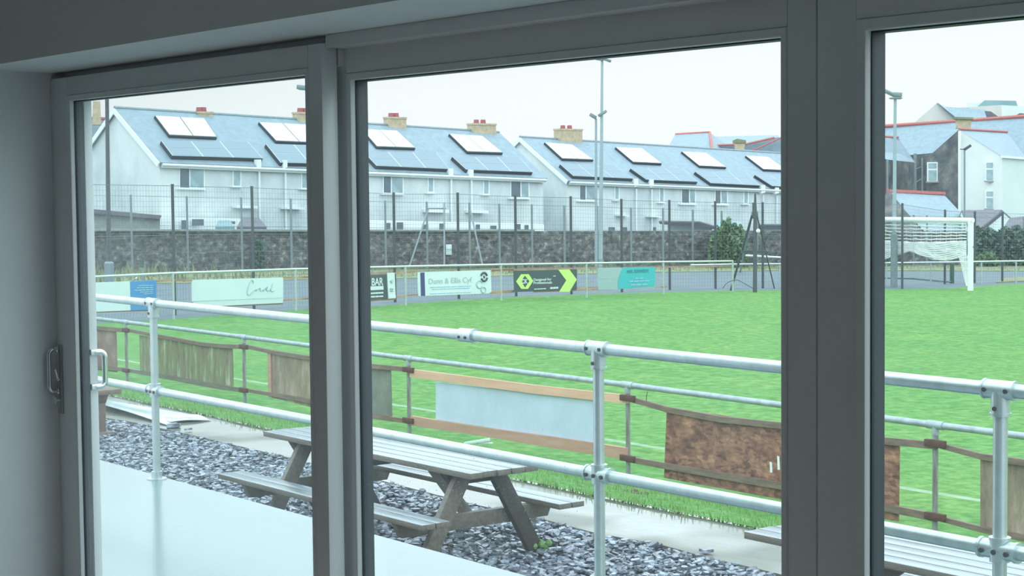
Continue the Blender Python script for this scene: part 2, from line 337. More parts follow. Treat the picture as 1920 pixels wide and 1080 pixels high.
def ring(mb, x0, x1, z0, z1, w0, w1, wt, wb, y0, y1, mi=0):
    """four members of a frame with stile widths w0 (left), w1 (right), rails wt (top), wb (bottom)"""
    mb.box(x0, x0+w0, y0, y1, z0, z1, mi); mb.box(x1-w1, x1, y0, y1, z0, z1, mi)
    mb.box(x0+w0, x1-w1, y0, y1, z1-wt, z1, mi); mb.box(x0+w0, x1-w1, y0, y1, z0, z0+wb, mi)
def bead(mb, x0, x1, z0, z1, y0, y1, d, r):
    """chamfered glazing bead lining an opening (x0..x1, z0..z1): slopes from y0 at the opening to y1, d inwards, with a roll"""
    prof = [(0, y0-.002), (r*.3, y0-.006), (d*.72, y0-.005), (d*.93, y0-.002), (d, y0+.003), (d, y1), (0, y1)]
    def P(c, i, yy):
        sx = 1 if c in (0, 3) else -1; sz = 1 if c in (0, 1) else -1
        return ((x0 if c in (0, 3) else x1)+sx*i, yy, (z0 if c in (0, 1) else z1)+sz*i)
    for c in range(4):
        a = [P(c, i, yy) for i, yy in prof]; b = [P((c+1) % 4, i, yy) for i, yy in prof]; n = len(prof)
        mb.add(a+b, [(k, (k+1) % n, n+(k+1) % n, n+k) for k in range(n)])
def door(name, x0, x1, z1, w0, w1, wt, yf, glass, hole_d=.022, th=.065):
    f = MB(); ring(f, x0, x1, .005, z1, w0, w1, wt, .13, yf, yf+th)
    o = struct(f.build(name, M['upvc'], bevel=.003))
    hx0, hx1, hz0, hz1 = x0+w0, x1-w1, .135, z1-wt
    b = MB(); bead(b, hx0, hx1, hz0, hz1, yf+.003, yf+.020, hole_d, .008); b.build('glazing_bead', M['upvc'], o)
    g = MB(); ring(g, hx0+hole_d-.003, hx1-hole_d+.003, hz0+hole_d-.003, hz1-hole_d+.003, .006, .006, .006, .006, yf+.018, yf+th-.004); g.build('gasket', M['gasket'], o, smooth=False)
    p = MB(); p.box(hx0+.004, hx1-.004, yf+.022, yf+.028, hz0+.004, hz1-.004); p.build('glass_pane', glass, o, smooth=False)
    return o
xq = lambda px, y: aty(px, 630, y)[0]
# sliding leaf at the left, standing proud of the two fixed leaves
L1R = xq(611, YA); g1l = xq(141, YA); g1r = xq(579, YA)
d1 = door('door_1', XJ, L1R, 2.243, (g1l-XJ)-.022, (L1R-g1r)-.022, .071, YA, M['glass1'], th=.056)
L2L = xq(644, YB)-.10; g2l = xq(664, YB); g2r = xq(1463, YB); L2R = xq(1531, YB)-.002
d2 = door('door_2', L2L, L2R, 2.30, (g2l-L2L)-.022, (L2R-g2r)-.022, .148, YB, M['glass2'])
L3L = xq(1531, YB)+.002; g3l = xq(1622, YB)
d3 = door('door_3', L3L, XR+.01, 2.30, (g3l-L3L)-.026, .12, .148, YB, M['glass2'], .026)
# head track of the frame, dark shadow gap over the sliding leaf, threshold, outside jamb
struct(MB().box(L1R+.004, XR, YA+.012, YB+.10, 2.228, ZS).build('trim_1', M['upvc'], bevel=.003))
struct(MB().box(XJ, L1R+.004, YB-.021, YB+.10, 2.175, ZS).build('trim_2', M['upvc'], smooth=False))
struct(MB().box(XJ, XR, YA-.01, 3.02, -.02, .004).build('trim_3', M['plate'], smooth=False))
struct(MB().box(XJ, g1l-.001, YB-.021, YB+.012, .004, 2.18).build('trim_4', M['upvc'], bevel=.002))
# pull handle and lock, inside
def d_handle(parent, x, ym, yb, zt, zb, r, name):
    h = MB(); pts = [(x, ym, zt)]
    n = 6
    rr = .022*(1 if yb > ym else -1)
    for i in range(n+1):
        a = math.pi/2*i/n; pts.append((x, yb-rr+rr*math.sin(a), zt-abs(rr)+abs(rr)*math.cos(a)))
    for i in range(n+1):
        a = math.pi/2*i/n; pts.append((x, yb-rr+rr*math.cos(a), zb+abs(rr)-abs(rr)*math.sin(a)))
    pts.append((x, ym, zb)); h.tube(pts, r, 12); o = h.build(name, M['chrome'], parent)
    b = MB()
    for zz in (zt, zb): b.box(x-.013, x+.013, ym-.003, ym+(yb-ym)*.35, zz-.012, zz+.012)
    b.build('bracket', M['chrome'], o, bevel=.003)
    return o
xp = aty(113.5, 700, YA)[0]
zt = aty(113, 655, YA)[2]; zb = aty(113, 733, YA)[2]
e = MB().box(xp-.002, xp+.024, YA-.007, YA, aty(113, 775, YA)[2], aty(113, 646, YA)[2]); e.build('lock_plate', M['plate'], d1, bevel=.003)
hd = d_handle(d1, xp-.006, YA-.002, YA-.045, zt, zb, .0085, 'pull_handle'); hd['label'] = 'chrome inside pull handle'
l = MB(); z0 = aty(116, 693, YA)[2]; l.tube([(xp+.004, YA-.006, z0), (xp+.004, YA-.022, z0), (xp+.03, YA-.022, z0-.036)], .005, 8); l.ball((xp+.004, YA-.022, z0), .0085); l.ball((xp+.03, YA-.022, z0-.036), .008)
l.build('thumb_lever', M['chrome'], d1)
k = MB(); zc = aty(110, 748, YA)[2]; k.tube([(xp+.006, YA-.004, zc), (xp+.006, YA-.028, zc)], .006, 12); k.tube([(xp+.006, YA-.028, zc), (xp+.006, YA-.033, zc)], .0175, 20); k.build('lock_cylinder', M['chrome'], d1)
xo = g1l+.012
ho = d_handle(d1, xo, YA+.056, YA+.116, aty(160, 658, 2.92)[2], aty(160, 722, 2.92)[2], .0115, 'outside_handle'); ho['label'] = 'chrome outside pull handle seen through glass'
# drops of rain on the outside of the middle pane
dr = MB()
for i in range(210):
    px = random.gauss(900, 110); py = random.gauss(905, 55)
    if not 690 < px < 1450 or not 780 < py < 1075: continue
    p = aty(px, py, YB+.036); dr.ball(p, random.uniform(.0007, .0016), 6, 4, (1, .5, 1.2))
o = stuff(dr.build('rain_drops', M['drop'], d2))

# ================================================================== TERRACE, GRAVEL, PATH, PITCH
struct(MB().box(-32, 6, 3.0, 4.975, -.2, 0).build('terrace_slab', M['deck'], smooth=False))
struct(MB().box(-32, 6, 4.6, 4.95, -1.0, -.2).build('terrace_retaining_wall', M['concrete'], smooth=False))
ZG = -.90
gb = [(100, 758), (193, 783), (253, 792), (347, 813), (460, 839), (567, 864), (735, 906), (882, 944), (1013, 972), (1115, 999), (1242, 1022), (1322, 1044), (1411, 1064), (1560, 1100), (1800, 1160)]
GB = [atz(x, y, -.86) for x, y in gb]; GB = [np.array((-34, 9.1, -.86))]+GB+[np.array((4, 8.75, -.86))]
pb = [(100, 716), (197, 740), (293, 760), (407, 784), (493, 803), (700, 845), (1100, 928), (1242, 957), (1382, 985), (1560, 1023), (1900, 1092)]
PB = [atz(x, y, -.86) for x, y in pb]; PB = [np.array((-34, 10.2, -.86))]+PB+[np.array((4, 9.7, -.86))]
struct(MB().prism([(p[0], p[1], ZG) for p in GB]+[(4, 4.9, ZG), (-34, 4.9, ZG)], (0, 0, -.1)).build('slate_bed', M['slate_bed'], smooth=False))
struct(MB().prism([(p[0], p[1], -.86) for p in PB]+[(p[0], p[1], -.86) for p in GB[::-1]], (0, 0, -.2)).build('concrete_path', M['path'], smooth=False))
def lerp_y(P, x):
    for a, b in zip(P, P[1:]):
        if a[0] <= x <= b[0]: return a[1]+(b[1]-a[1])*(x-a[0])/(b[0]-a[0]+1e-9)
    return P[-1][1]
# slate chips
sc_ = MB()
def chip(mb, c, s, tilt=.5):
    n = random.choice((5, 5, 6)); t = s*random.uniform(.12, .28); el = random.uniform(.5, .85); rot = random.uniform(0, 6.28)
    ax = mathutils.Euler((random.uniform(-tilt, tilt), random.uniform(-tilt, tilt), rot)).to_matrix()
    top = []; bot = []
    for k in range(n):
        a = 2*math.pi*(k+random.uniform(-.3, .3))/n; r = s*random.uniform(.75, 1.1)
        top.append(ax @ mathutils.Vector((r*math.cos(a), r*el*math.sin(a), t))); bot.append(ax @ mathutils.Vector((1.05*r*math.cos(a), 1.05*r*el*math.sin(a), -t)))
    vs = [(c[0]+p.x, c[1]+p.y, c[2]+p.z) for p in top+bot]
    mb.add(vs, [tuple(range(n)), tuple(range(n, 2*n))[::-1]]+[(i, n+i, n+(i+1) % n, (i+1) % n) for i in range(n)])
for i in range(25000):
    x = -22+random.random()**.85*16.5; y = random.uniform(6.9, 9.4)
    if y > lerp_y(GB, x)-.02+random.uniform(-.03, .05): continue
    chip(sc_, (x, y, ZG+random.uniform(.005, .045)), random.uniform(.018, .046), .38)
tag(sc_.build('slate_chippings', M['slate_chip'], smooth=False), 'bed of loose blue grey slate chippings below the terrace edge', 'gravel', kind='stuff')
for j, (px, py, s, lb) in enumerate([(323, 801, .11, 'single dark slate lying on the path beyond the left terrace post'),
                                     (1322, 1037, .07, 'small slate piece lying on the path left of the right picnic table'),
                                     (354, 808, .06, 'smallest slate flake on the path edge near the left terrace post')]):
    b = MB(); p = atz(px, py, -.855); chip(b, (p[0], p[1], -.835), s, .12); tag(b.build('slate_piece', M['slate_chip'], smooth=False), lb, 'slate')
# bank between path and barrier (gently falling), pitch, tarmac, verge
bk = MB(); xs = np.linspace(-34, 4, 60); ys = np.linspace(0, 1, 10); grid = []
for x in xs:
    y0 = lerp_y(PB, x)-.02
    for t in ys:
        y = y0+(12.6-y0)*t; grid.append((x, y, (-.84+(gz(12.6)+.84)*t)+.02*math.sin(x*3+y*5)*(t > 0)*(t < 1)))
fs = [(i*10+j, (i+1)*10+j, (i+1)*10+j+1, i*10+j+1) for i in range(59) for j in range(9)]
bk.add(grid, fs); struct(bk.build('grass_bank', M['bank']))
ge = [(178, 609), (215, 606), (293, 602), (420, 592), (560, 582), (680, 577), (760, 571), (860, 564), (960, 558), (1100, 553), (1240, 549), (1380, 546), (1500, 545), (1660, 544), (1790, 541), (1860, 536), (1960, 531), (2100, 524)]
GE = [atg(x, y) for x, y in ge]
pit = [(p[0], p[1], p[2]+.02) for p in GE]
pit += [(30, 62, gz(62)+.02), (30, 12.55, gz(12.55)+.02), (-48, 12.55, gz(12.55)+.02), (-48, 17.5, gz(17.5)+.02)]
struct(MB().prism(pit, (0, 0, -.04)).build('pitch', M['pitch'], smooth=False))
c4 = [(-160, 12.55), (120, 12.55), (120, 190), (-160, 190)]
struct(MB().prism([(x, y, gz(y)) for x, y in c4], (0, 0, -.1)).build('tarmac_ground', M['asphalt'], smooth=False))
WB = [(120, 514), (200, 512), (560, 507), (1000, 503), (1340, 499), (1500, 499), (1920, 497)]       # foot of the old stone wall
vl_ = [(120, 534), (330, 532), (560, 525), (760, 523), (940, 518), (1100, 514), (1244, 511), (1380, 509), (1460, 508), (1640, 508), (1960, 509)]
V0 = [atg(x, y) for x, y in vl_]; V1 = [atg(x, y-1) for x, y in WB]
struct(MB().prism([p+UPV*.03 for p in V0]+[p+UPV*.03 for p in V1[::-1]], (0, 0, -.06)).build('verge', M['verge'], smooth=False))
b = MB(); q = [atg(x, y) for x, y in ((1868, 531), (1930, 528), (1930, 520), (1885, 523))]; b.prism([p+UPV*.05 for p in q], (0, 0, -.1)); struct(b.build('verge_patch', M['verge'], smooth=False))
# grass blades along the bank and its edge
gbm = MB()
def blade(mb, x, y, z, h):
    a = random.uniform(0, 6.28); wd = h*.11; lx, ly = math.cos(a)*h*random.uniform(.1, .6), math.sin(a)*h*random.uniform(.1, .6)
    px_, py_ = -math.sin(a)*wd, math.cos(a)*wd
    mb.add([(x-px_, y-py_, z-.01), (x+px_, y+py_, z-.01), (x+lx*.5+px_*.6, y+ly*.5+py_*.6, z+h*.6), (x+lx, y+ly, z+h)], [(0, 1, 2), (0, 2, 3)])
for i in range(16000):
    x = -27+random.random()**.7*21; y0 = lerp_y(PB, x)
    t = random.random()**1.5
    y = y0-.03+(12.9-y0)*t
    z = -.85+(gz(12.6)+.85)*min(1, t*1.03)
    blade(gbm, x, y, z, random.uniform(.02, .055)*(1.3 if t < .06 else 1))
tag(gbm.build('grass_blades', M['blade']), 'rough green grass growing on the bank between path and near barrier', 'grass', kind='stuff')
vg = MB()
for i in range(3500):
    k = random.random()*(len(V0)-1); i0 = int(k); a = V0[i0]+(V0[i0+1]-V0[i0])*(k-i0)
    k2 = k/(len(V0)-1)*(len(V1)-1); j0 = min(int(k2), len(V1)-2); c = V1[j0]+(V1[j0+1]-V1[j0])*(k2-j0)
    p = a+(c-a)*random.uniform(.05, .93); blade(vg, p[0], p[1], p[2]+.03, random.uniform(.06, .17)*(1.8 if i % 9 == 0 else 1)*(2.2 if i0 < 2 else 1))
tag(vg.build('verge_grass', M['verge']), 'long straw coloured grass at the foot of the stone wall', 'grass', kind='stuff')

# ================================================================== TERRACE GUARD RAIL (galvanised tube and key clamps)
YR = 4.91; ZT, ZM = 1.10, .555; PX = [-12.15, -9.985, -7.86, -5.742, -3.66, -1.6, .5]
gr = thing('guard_rail', 'galvanised tube guard rail with two rails along the terrace edge', 'railing', (-6, YR, 0))
XE0, XE1 = -13.2, 1.2
MB().tube([(XE0, YR, ZT), (XE1, YR, ZT)], .0245, 20).build('top_rail', M['galv'], gr)
MB().tube([(XE0, YR, ZM), (XE1, YR, ZM)], .0245, 20).build('middle_rail', M['galv'], gr)
for x in PX:
    MB().tube([(x, YR, 0), (x, YR, ZT)], .0242, 20).build('post', M['galv'], gr)
    t = MB(); t.tube([(x-.062, YR, ZT), (x+.062, YR, ZT)], .0325, 20); t.tube([(x, YR, ZT), (x, YR, ZT-.085)], .0325, 20)
    t.tube([(x-.064, YR, ZT), (x-.055, YR, ZT)], .035, 20); t.tube([(x+.055, YR, ZT), (x+.064, YR, ZT)], .035, 20); t.tube([(x, YR, ZT-.078), (x, YR, ZT-.088)], .036, 20)
    to = t.build('tee_clamp', M['galv'], gr)
    for dx, dz in ((-.043, 0), (.043, 0), (0, -.062)): MB().tube([(x+dx, YR-.03, ZT+dz), (x+dx, YR-.037, ZT+dz)], .008, 10).build('grub_screw', M['bolt'], to)
    c = MB(); c.tube([(x-.075, YR, ZM), (x+.075, YR, ZM)], .0325, 20); c.tube([(x, YR, ZM-.04), (x, YR, ZM+.04)], .034, 20)
    for s in (-1, 1): c.tube([(x+s*.066, YR, ZM), (x+s*.078, YR, ZM)], .036, 20)
    c.tube([(x, YR, ZM+.034), (x, YR, ZM+.044)], .037, 20)
    c2 = c.build('cross_clamp', M['galv'], gr)
    for dx in (-.05, 0, .05): MB().tube([(x+dx, YR-.03, ZM-.004), (x+dx, YR-.039, ZM-.004)], .009, 10).build('grub_screw', M['bolt'], c2)
    f = MB(); f.tube([(x, YR, 0), (x, YR, .006)], .062, 20); f.tube([(x, YR, .006), (x, YR, .05)], .034, 20); f.build('base_flange', M['galv'], gr)
xc = aty(877, 628, YR)[0]; c = MB(); c.tube([(xc-.055, YR, ZT), (xc+.055, YR, ZT)], .0325, 20); c.tube([(xc+.045, YR, ZT), (xc+.058, YR, ZT)], .035, 20); co_ = c.build('rail_coupling', M['galv'], gr)
for dx in (-.03, .02): MB().tube([(xc+dx, YR-.03, ZT-.008), (xc+dx, YR-.036, ZT-.008)], .007, 10).build('grub_screw', M['bolt'], co_)

# ================================================================== NEAR PITCH BARRIER
YP = 12.5; ZP = -.345
pr = thing('pitch_barrier', 'low grey tube barrier running along the near side of the pitch', 'barrier', (-16, YP, gz(YP)))
pxs = [236, 457, 766, 1177, 1754]; pys = [604, 632, 672, 722, 797]
PPX = [aty(a, b_, YP)[0] for a, b_ in zip(pxs, pys)]
PPX = [PPX[0]-8.2, PPX[0]-4.1]+PPX+[PPX[-1]+4.1, PPX[-1]+8.2]
ZPL = [-.345]*2+[aty(a, b_, YP)[2] for a, b_ in zip(pxs, pys)]+[-.36]*2
MB().tube([(x, YP, z) for x, z in zip(PPX, ZPL)], .031, 14).build('top_rail', M['galv_old'], pr)
for x, z in zip(PPX, ZPL):
    MB().tube([(x, YP, gz(YP)-.05), (x, YP, z)], .026, 12).build('post', M['galv_rust'], pr)
    t = MB(); t.tube([(x-.09, YP, z), (x+.09, YP, z)], .038, 14); t.tube([(x, YP, z), (x, YP, z-.09)], .034, 12); t.build('tee_clamp', M['galv_old'], pr)
def yprism(pts, y, th, mb=None):
    mb = mb or MB(); return mb.prism([aty(a, b_, y) for a, b_ in pts], (0, th, 0))
# rusty saddle clamps where the timbers meet the posts
for px, ys_ in ((236, (619, 694)), (457, (650, 731)), (766, (693, 788)), (1177, (746, 859)), (1754, (831, 968))):
    for y in ys_:
        p = aty(px, y, YP-.05); MB().box(p[0]-.11, p[0]+.11, YP-.075, YP-.03, p[2]-.035, p[2]+.03).build('saddle_clamp', M['rust'], pr, bevel=.006)
# timber bays with the backs of the advertising boards
def bay(label, top, bot, panels, wt, wb, hang=0):
    p0 = aty(*top[0], YP)
    t = thing('advertising_board', label, 'board', (p0[0], YP, gz(YP)), 'boards hung on the near pitch barrier')
    yprism(top, YP-.045, .04).build('top_batten', wt, t, smooth=False); yprism(bot, YP-.045, .04).build('bottom_batten', wb, t, smooth=False)
    for pts, mt, lb in panels:
        o = yprism(pts, YP-.004, .014).build('panel', mt, t, smooth=False)
        if lb: o['label'] = lb
    return t
def strip(line, h):
    return [(x, y) for x, y in line]+[(x, y+h*(.8+.4*i/len(line))) for i, (x, y) in list(enumerate(line))[::-1]]
bay('faded pinkish board at the far left of the near barrier', strip([(60, 596), (150, 609), (236, 616)], 7), strip([(60, 670), (150, 682), (236, 690)], 7),
    [([(60, 600), (217, 617), (219, 698), (60, 678)], M['ply_pink'], None)], M['wood_old'], M['wood_old'])
bay('mossy green board with a dark middle joint on the near barrier', strip([(236, 616), (300, 628), (378, 642), (410, 645), (457, 647)], 7), strip([(236, 690), (262, 695), (330, 707), (400, 720), (457, 728)], 8),
    [([(261, 628), (334, 640), (336, 711), (263, 699)], M['mossy'], None), ([(336, 640), (435, 649), (437, 728), (338, 711)], M['mossy'], None)], M['wood_old'], M['wood_grey'])
t = bay('stained brown and grey board behind the left door stile', strip([(457, 646), (505, 656), (600, 671), (690, 682), (766, 689)], 8), strip([(457, 728), (560, 745), (690, 776), (766, 786)], 8),
    [([(502, 661), (600, 674), (600, 768), (504, 744)], M['ply_brown'], None), ([(600, 674), (732, 692), (734, 783), (600, 768)], M['ply_grey'], 'grey weathered half of the board')], M['wood_old'], M['wood_old'])
o = yprism([(501, 660), (507, 661), (509, 745), (503, 744)], YP-.03, .03).build('edge_batten', M['pine_low'], t, smooth=False)
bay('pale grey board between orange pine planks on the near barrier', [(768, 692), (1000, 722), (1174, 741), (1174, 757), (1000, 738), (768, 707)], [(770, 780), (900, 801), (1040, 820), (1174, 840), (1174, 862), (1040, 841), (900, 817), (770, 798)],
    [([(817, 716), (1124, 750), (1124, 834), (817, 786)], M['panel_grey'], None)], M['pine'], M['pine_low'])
t = bay('reddish strand board sheet on the near barrier behind the mullion', strip([(1177, 743), (1250, 763), (1350, 781), (1462, 792), (1640, 819), (1754, 829)], 12), strip([(1177, 856), (1250, 869), (1350, 886), (1462, 905), (1640, 941), (1754, 964)], 13),
    [([(1250, 764), (1466, 795), (1686, 826), (1684, 978), (1462, 936), (1245, 896)], M['osb'], None)], M['wood_old'], M['wood_old'])
s = MB()
for a, b_, h in ((1443, 866, 20), (1457, 855, 26), (1468, 862, 22)): yprism([(a, b_), (a+4, b_+1), (a+5, b_+h), (a+1, b_+h)], YP-.012, .006, s)
s.build('white_paint_marks', M['white_paint'], t, smooth=False)
bay('brown and ochre board at the far right of the near barrier', strip([(1754, 829), (1838, 851), (1920, 862), (2060, 886)], 12), strip([(1754, 966), (1840, 988), (1920, 1004), (2060, 1034)], 12),
    [([(1838, 856), (2040, 889), (2040, 1030), (1838, 992)], M['ply_brown'], None)], M['wood_old'], M['wood_old'])
# twisted wire end on the barrier, white stick in the grass
b = MB(); p = aty(1212, 752, YP-.05); b.tube([p, p+np.array((0, 0, .05)), p+np.array((.02, 0, .10))], .004, 6); b.build('loose_wire', M['rust'], pr)
p = np.array(atz(893, 833, -1.0)); b = MB(); b.beam(p+np.array((-.14, -.05, 0)), p+np.array((.14, .07, .06)), .05, .03); b.beam(p+np.array((-.02, .02, .0)), p+np.array((.16, .10, .02)), .03, .02)
tag(b.build('offcut', M['ink_pale'], bevel=.004), 'pale broken offcut lying in the grass beyond the picnic table', 'offcut')
b = MB(); p = atz(1172, 922, -1.1)
for i in range(14): b.ball((p[0]+random.gauss(0, .12), p[1]+random.gauss(0, .06), gz(p[1])+.02), random.uniform(.02, .05), 6, 4, (1, 1, .6))
tag(b.build('soil_clods', M['bare_soil']), 'small patch of bare soil in the bank below the barrier post', 'soil', kind='stuff')

# ================================================================== PICNIC TABLES
ZTOP = -.175
def edges(o):
    for p in o.data.polygons:
        if p.normal.z < .5: p.material_index = 1
    return o
def picnic(label, x0, x1, y0, w, zt_, group):
    t = thing('picnic_table', label, 'picnic table', ((x0+x1)/2, y0+w/2, ZG), group)
    n = 5; gap = .008; bw = (w-gap*(n-1))/n; m = MB()
    for i in range(n):
        a = y0+i*(bw+gap); dx = random.uniform(-.012, .012)
        m.box(x0+dx, x1+dx, a, a+bw, zt_-.042, zt_)
    edges(m.build('tabletop', [M['wood_top'], M['wood_grey']], t, bevel=.004))
    yc = y0+w/2; zs_ = zt_-.305; sw = .235; so = .60
    for sgn in (-1, 1):
        m = MB(); ys0 = yc+sgn*so-sw/2
        for i in range(2): m.box(x0-.01, x1+.01, ys0+i*.121, ys0+i*.121+.113, zs_-.04, zs_)
        edges(m.build('seat', [M['wood_top'], M['wood_grey']], t, bevel=.004))
        m = MB()
        xm = (x0+x1)/2
        m.prism([(xm-.05, ys0+.01, zs_-.042), (xm-.05, ys0+sw-.01, zs_-.042), (xm-.05, ys0+sw-.05, zs_-.10), (xm-.05, ys0+.05, zs_-.10)], (.1, 0, 0)); m.build('seat_batten', M['wood_dark'], t, smooth=False)
    for ex in (x0+.36, x1-.36):
        m = MB(); m.prism([(ex-.03, y0+.03, zt_-.043), (ex-.03, y0+w-.03, zt_-.043), (ex-.03, y0+w-.09, zt_-.135), (ex-.03, y0+.09, zt_-.135)], (.06, 0, 0)); m.build('top_bearer', M['wood_dark'], t, bevel=.003)
        m = MB(); m.prism([(ex-.03, yc-so-.10, zs_-.042), (ex-.03, yc+so+.10, zs_-.042), (ex-.03, yc+so+.05, zs_-.15), (ex-.03, yc-so-.05, zs_-.15)], (.06, 0, 0)); m.build('cross_beam', M['wood_grey'], t, bevel=.003)
        for sgn in (-1, 1):
            a = np.array((ex+.06, yc+sgn*.14, zt_-.05)); c = np.array((ex+.06, yc+sgn*.53, ZG-.01))
            m = MB(); m.beam(a, c, .12, .055, up=(1, 0, 0)); m.build('leg', M['wood_dark'] if sgn > 0 else M['wood_grey'], t, bevel=.003)
    m = MB(); xm = (x0+x1)/2; m.prism([(xm-.045, y0+.03, zt_-.043), (xm-.045, y0+w-.03, zt_-.043), (xm-.045, y0+w-.1, zt_-.12), (xm-.045, y0+.1, zt_-.12)], (.09, 0, 0)); m.build('middle_batten', M['wood_dark'], t, smooth=False)
    for sgn, ex in ((1, x0+.42), (-1, x1-.42)):
        m = MB(); m.beam((ex, yc, zs_-.10), (ex+sgn*.5, yc, zt_-.06), .09, .045, up=(0, 1, 0)); m.build('brace', M['wood_grey'], t, bevel=.003)
    return t
a = atz(497, 808, ZTOP); c = atz(878, 889, ZTOP)
T1 = picnic('long weathered picnic table on the slate chippings behind the left door stile', a[0], c[0], (a[1]+c[1])/2, .60, ZTOP, 'picnic tables below the terrace')
a2 = atz(1381, 999, ZTOP)
T2 = picnic('nearest picnic table at the lower right partly hidden by the mullion', a2[0], a2[0]+2.85, (a[1]+c[1])/2-.02, .60, ZTOP, 'picnic tables below the terrace')
# moss on the far right foot of the first table
m = MB(); fy = (a[1]+c[1])/2+.30+.53; fx = c[0]-.36+.06
for i in range(9): m.ball((fx+random.gauss(0.03, .03), fy+random.gauss(.02, .025), ZG+.03+random.uniform(0, .06)), random.uniform(.015, .03), 6, 4)
m.build('moss', M['blade'], T1)
# rustic pedestal at the left edge
p0 = atz(192, 822, ZG); px_, py_ = p0[0], p0[1]; dsc = depth_of(p0)/F
t = thing('timber_pedestal', 'brown timber pedestal stand on the gravel beside the left door jamb', 'stand', (px_, py_, ZG))
zt3 = ZG+92*dsc
MB().box(px_-.40, px_+.09, py_-.2, py_+.2, zt3-.055, zt3).build('top_board', M['wood_old'], t, bevel=.006)
MB().prism([(px_-.1, py_-.06, zt3-.055), (px_+.05, py_-.06, zt3-.055), (px_-.01, py_-.06, zt3-.15), (px_-.1, py_-.06, zt3-.19)], (0, .12, 0)).build('bracket', M['wood_old'], t, bevel=.004)
MB().box(px_-.12, px_-.015, py_-.055, py_+.055, ZG+.05, zt3-.055).build('post', M['wood_old'], t, bevel=.006)
MB().box(px_-.2, px_+.06, py_-.12, py_+.12, ZG-.01, ZG+.07).build('foot', M['wood_old'], t, bevel=.01)
# white sheet lying on the wet path, its glare built as a second sheet
def sheet(label, pts, lift):
    q = [atz(x, y, -.845) for x, y in pts]; q = [p+UPV*l_ for p, l_ in zip(q, lift)]
    n = 8; m = MB(); g_ = []
    for i in range(n+1):
        for j in range(n+1):
            u, v = i/n, j/n; p = (q[0]*(1-u)+q[1]*u)*(1-v)+(q[3]*(1-u)+q[2]*u)*v; g_.append(p+UPV*.012*math.sin(u*5+1)*math.sin(v*4))
    N_ = (n+1)**2
    top = [(i*(n+1)+j, (i+1)*(n+1)+j, (i+1)*(n+1)+j+1, i*(n+1)+j+1) for i in range(n) for j in range(n)]
    fs = top+[tuple(k+N_ for k in f[::-1]) for f in top]
    rim = [i*(n+1) for i in range(n+1)]+[n*(n+1)+j for j in range(1, n+1)]+[i*(n+1)+n for i in range(n-1, -1, -1)]+[j for j in range(n-1, 0, -1)]
    fs += [(rim[k], rim[(k+1) % len(rim)], rim[(k+1) % len(rim)]+N_, rim[k]+N_) for k in range(len(rim))]
    m.add(g_+[p-UPV*.008 for p in g_], fs); tag(m.build('plastic_sheet', M['sheet_white']), label, 'sheet', 'white sheets on the path')
sheet('large wet white sheet lying on the path with its left corner raised', [(190, 768), (190, 748), (352, 776), (322, 798)], [.07, .0, .0, .0])
sheet('small white sheet added as glare at the right end of the larger sheet', [(318, 792), (300, 779), (366, 779), (396, 787)], [.012, .016, .012, .006])

# ================================================================== FAR PITCH BARRIER AND SPONSOR BOARDS
fpx = [(110, 608, 522), (326, 600, 512), (555, 584, 504.5), (761, 574, 499.5), (940, 565, 496), (1100, 559, 493.5), (1244, 553, 491), (1374, 548, 489.5)]
FP = []
for x, yb_, yt_ in fpx:
    b0 = atg(x, yb_); t0 = atd(x, yt_, depth_of(b0)); FP.append((b0, np.array((b0[0], b0[1], t0[2]))))
fb = thing('far_barrier', 'pale tube barrier with slim posts along the far edge of the pitch', 'barrier', FP[4][0])
MB().tube([p[1] for p in FP], .034, 10).build('top_rail', M['galv'], fb)
for b0, t0 in FP: MB().tube([b0-UPV*.05, t0], .035, 8).build('post', M['galv'], fb)
bpx = [(1295, 543, 497), (1374, 541, 495.5), (1462, 538, 495), (1570, 536, 494), (1662, 536, 493), (1745, 534, 492), (1840, 533, 490.5), (1905, 532, 489.5), (2000, 531, 488)]
FQ = []
for x, yb_, yt_ in bpx:
    b0 = atg(x, yb_); t0 = atd(x, yt_, depth_of(b0)); FQ.append((b0, np.array((b0[0], b0[1], t0[2]))))
fb2 = thing('goal_barrier', 'pale tube barrier passing behind the white goal', 'barrier', FQ[4][0])
MB().tube([p[1] for p in FQ], .036, 10).build('top_rail', M['galv'], fb2)
for b0, t0 in FQ[1:]: MB().tube([b0-UPV*.05, t0], .03, 8).build('post', M['galv'], fb2)
m = MB(); p = atd(1398, 479, depth_of(FQ[2][0])-.5); q = atd(1470, 483, depth_of(FQ[2][0])-.5); m.tube([p, q], .035, 8); m.build('gate_bar', M['white_paint'], fb2)

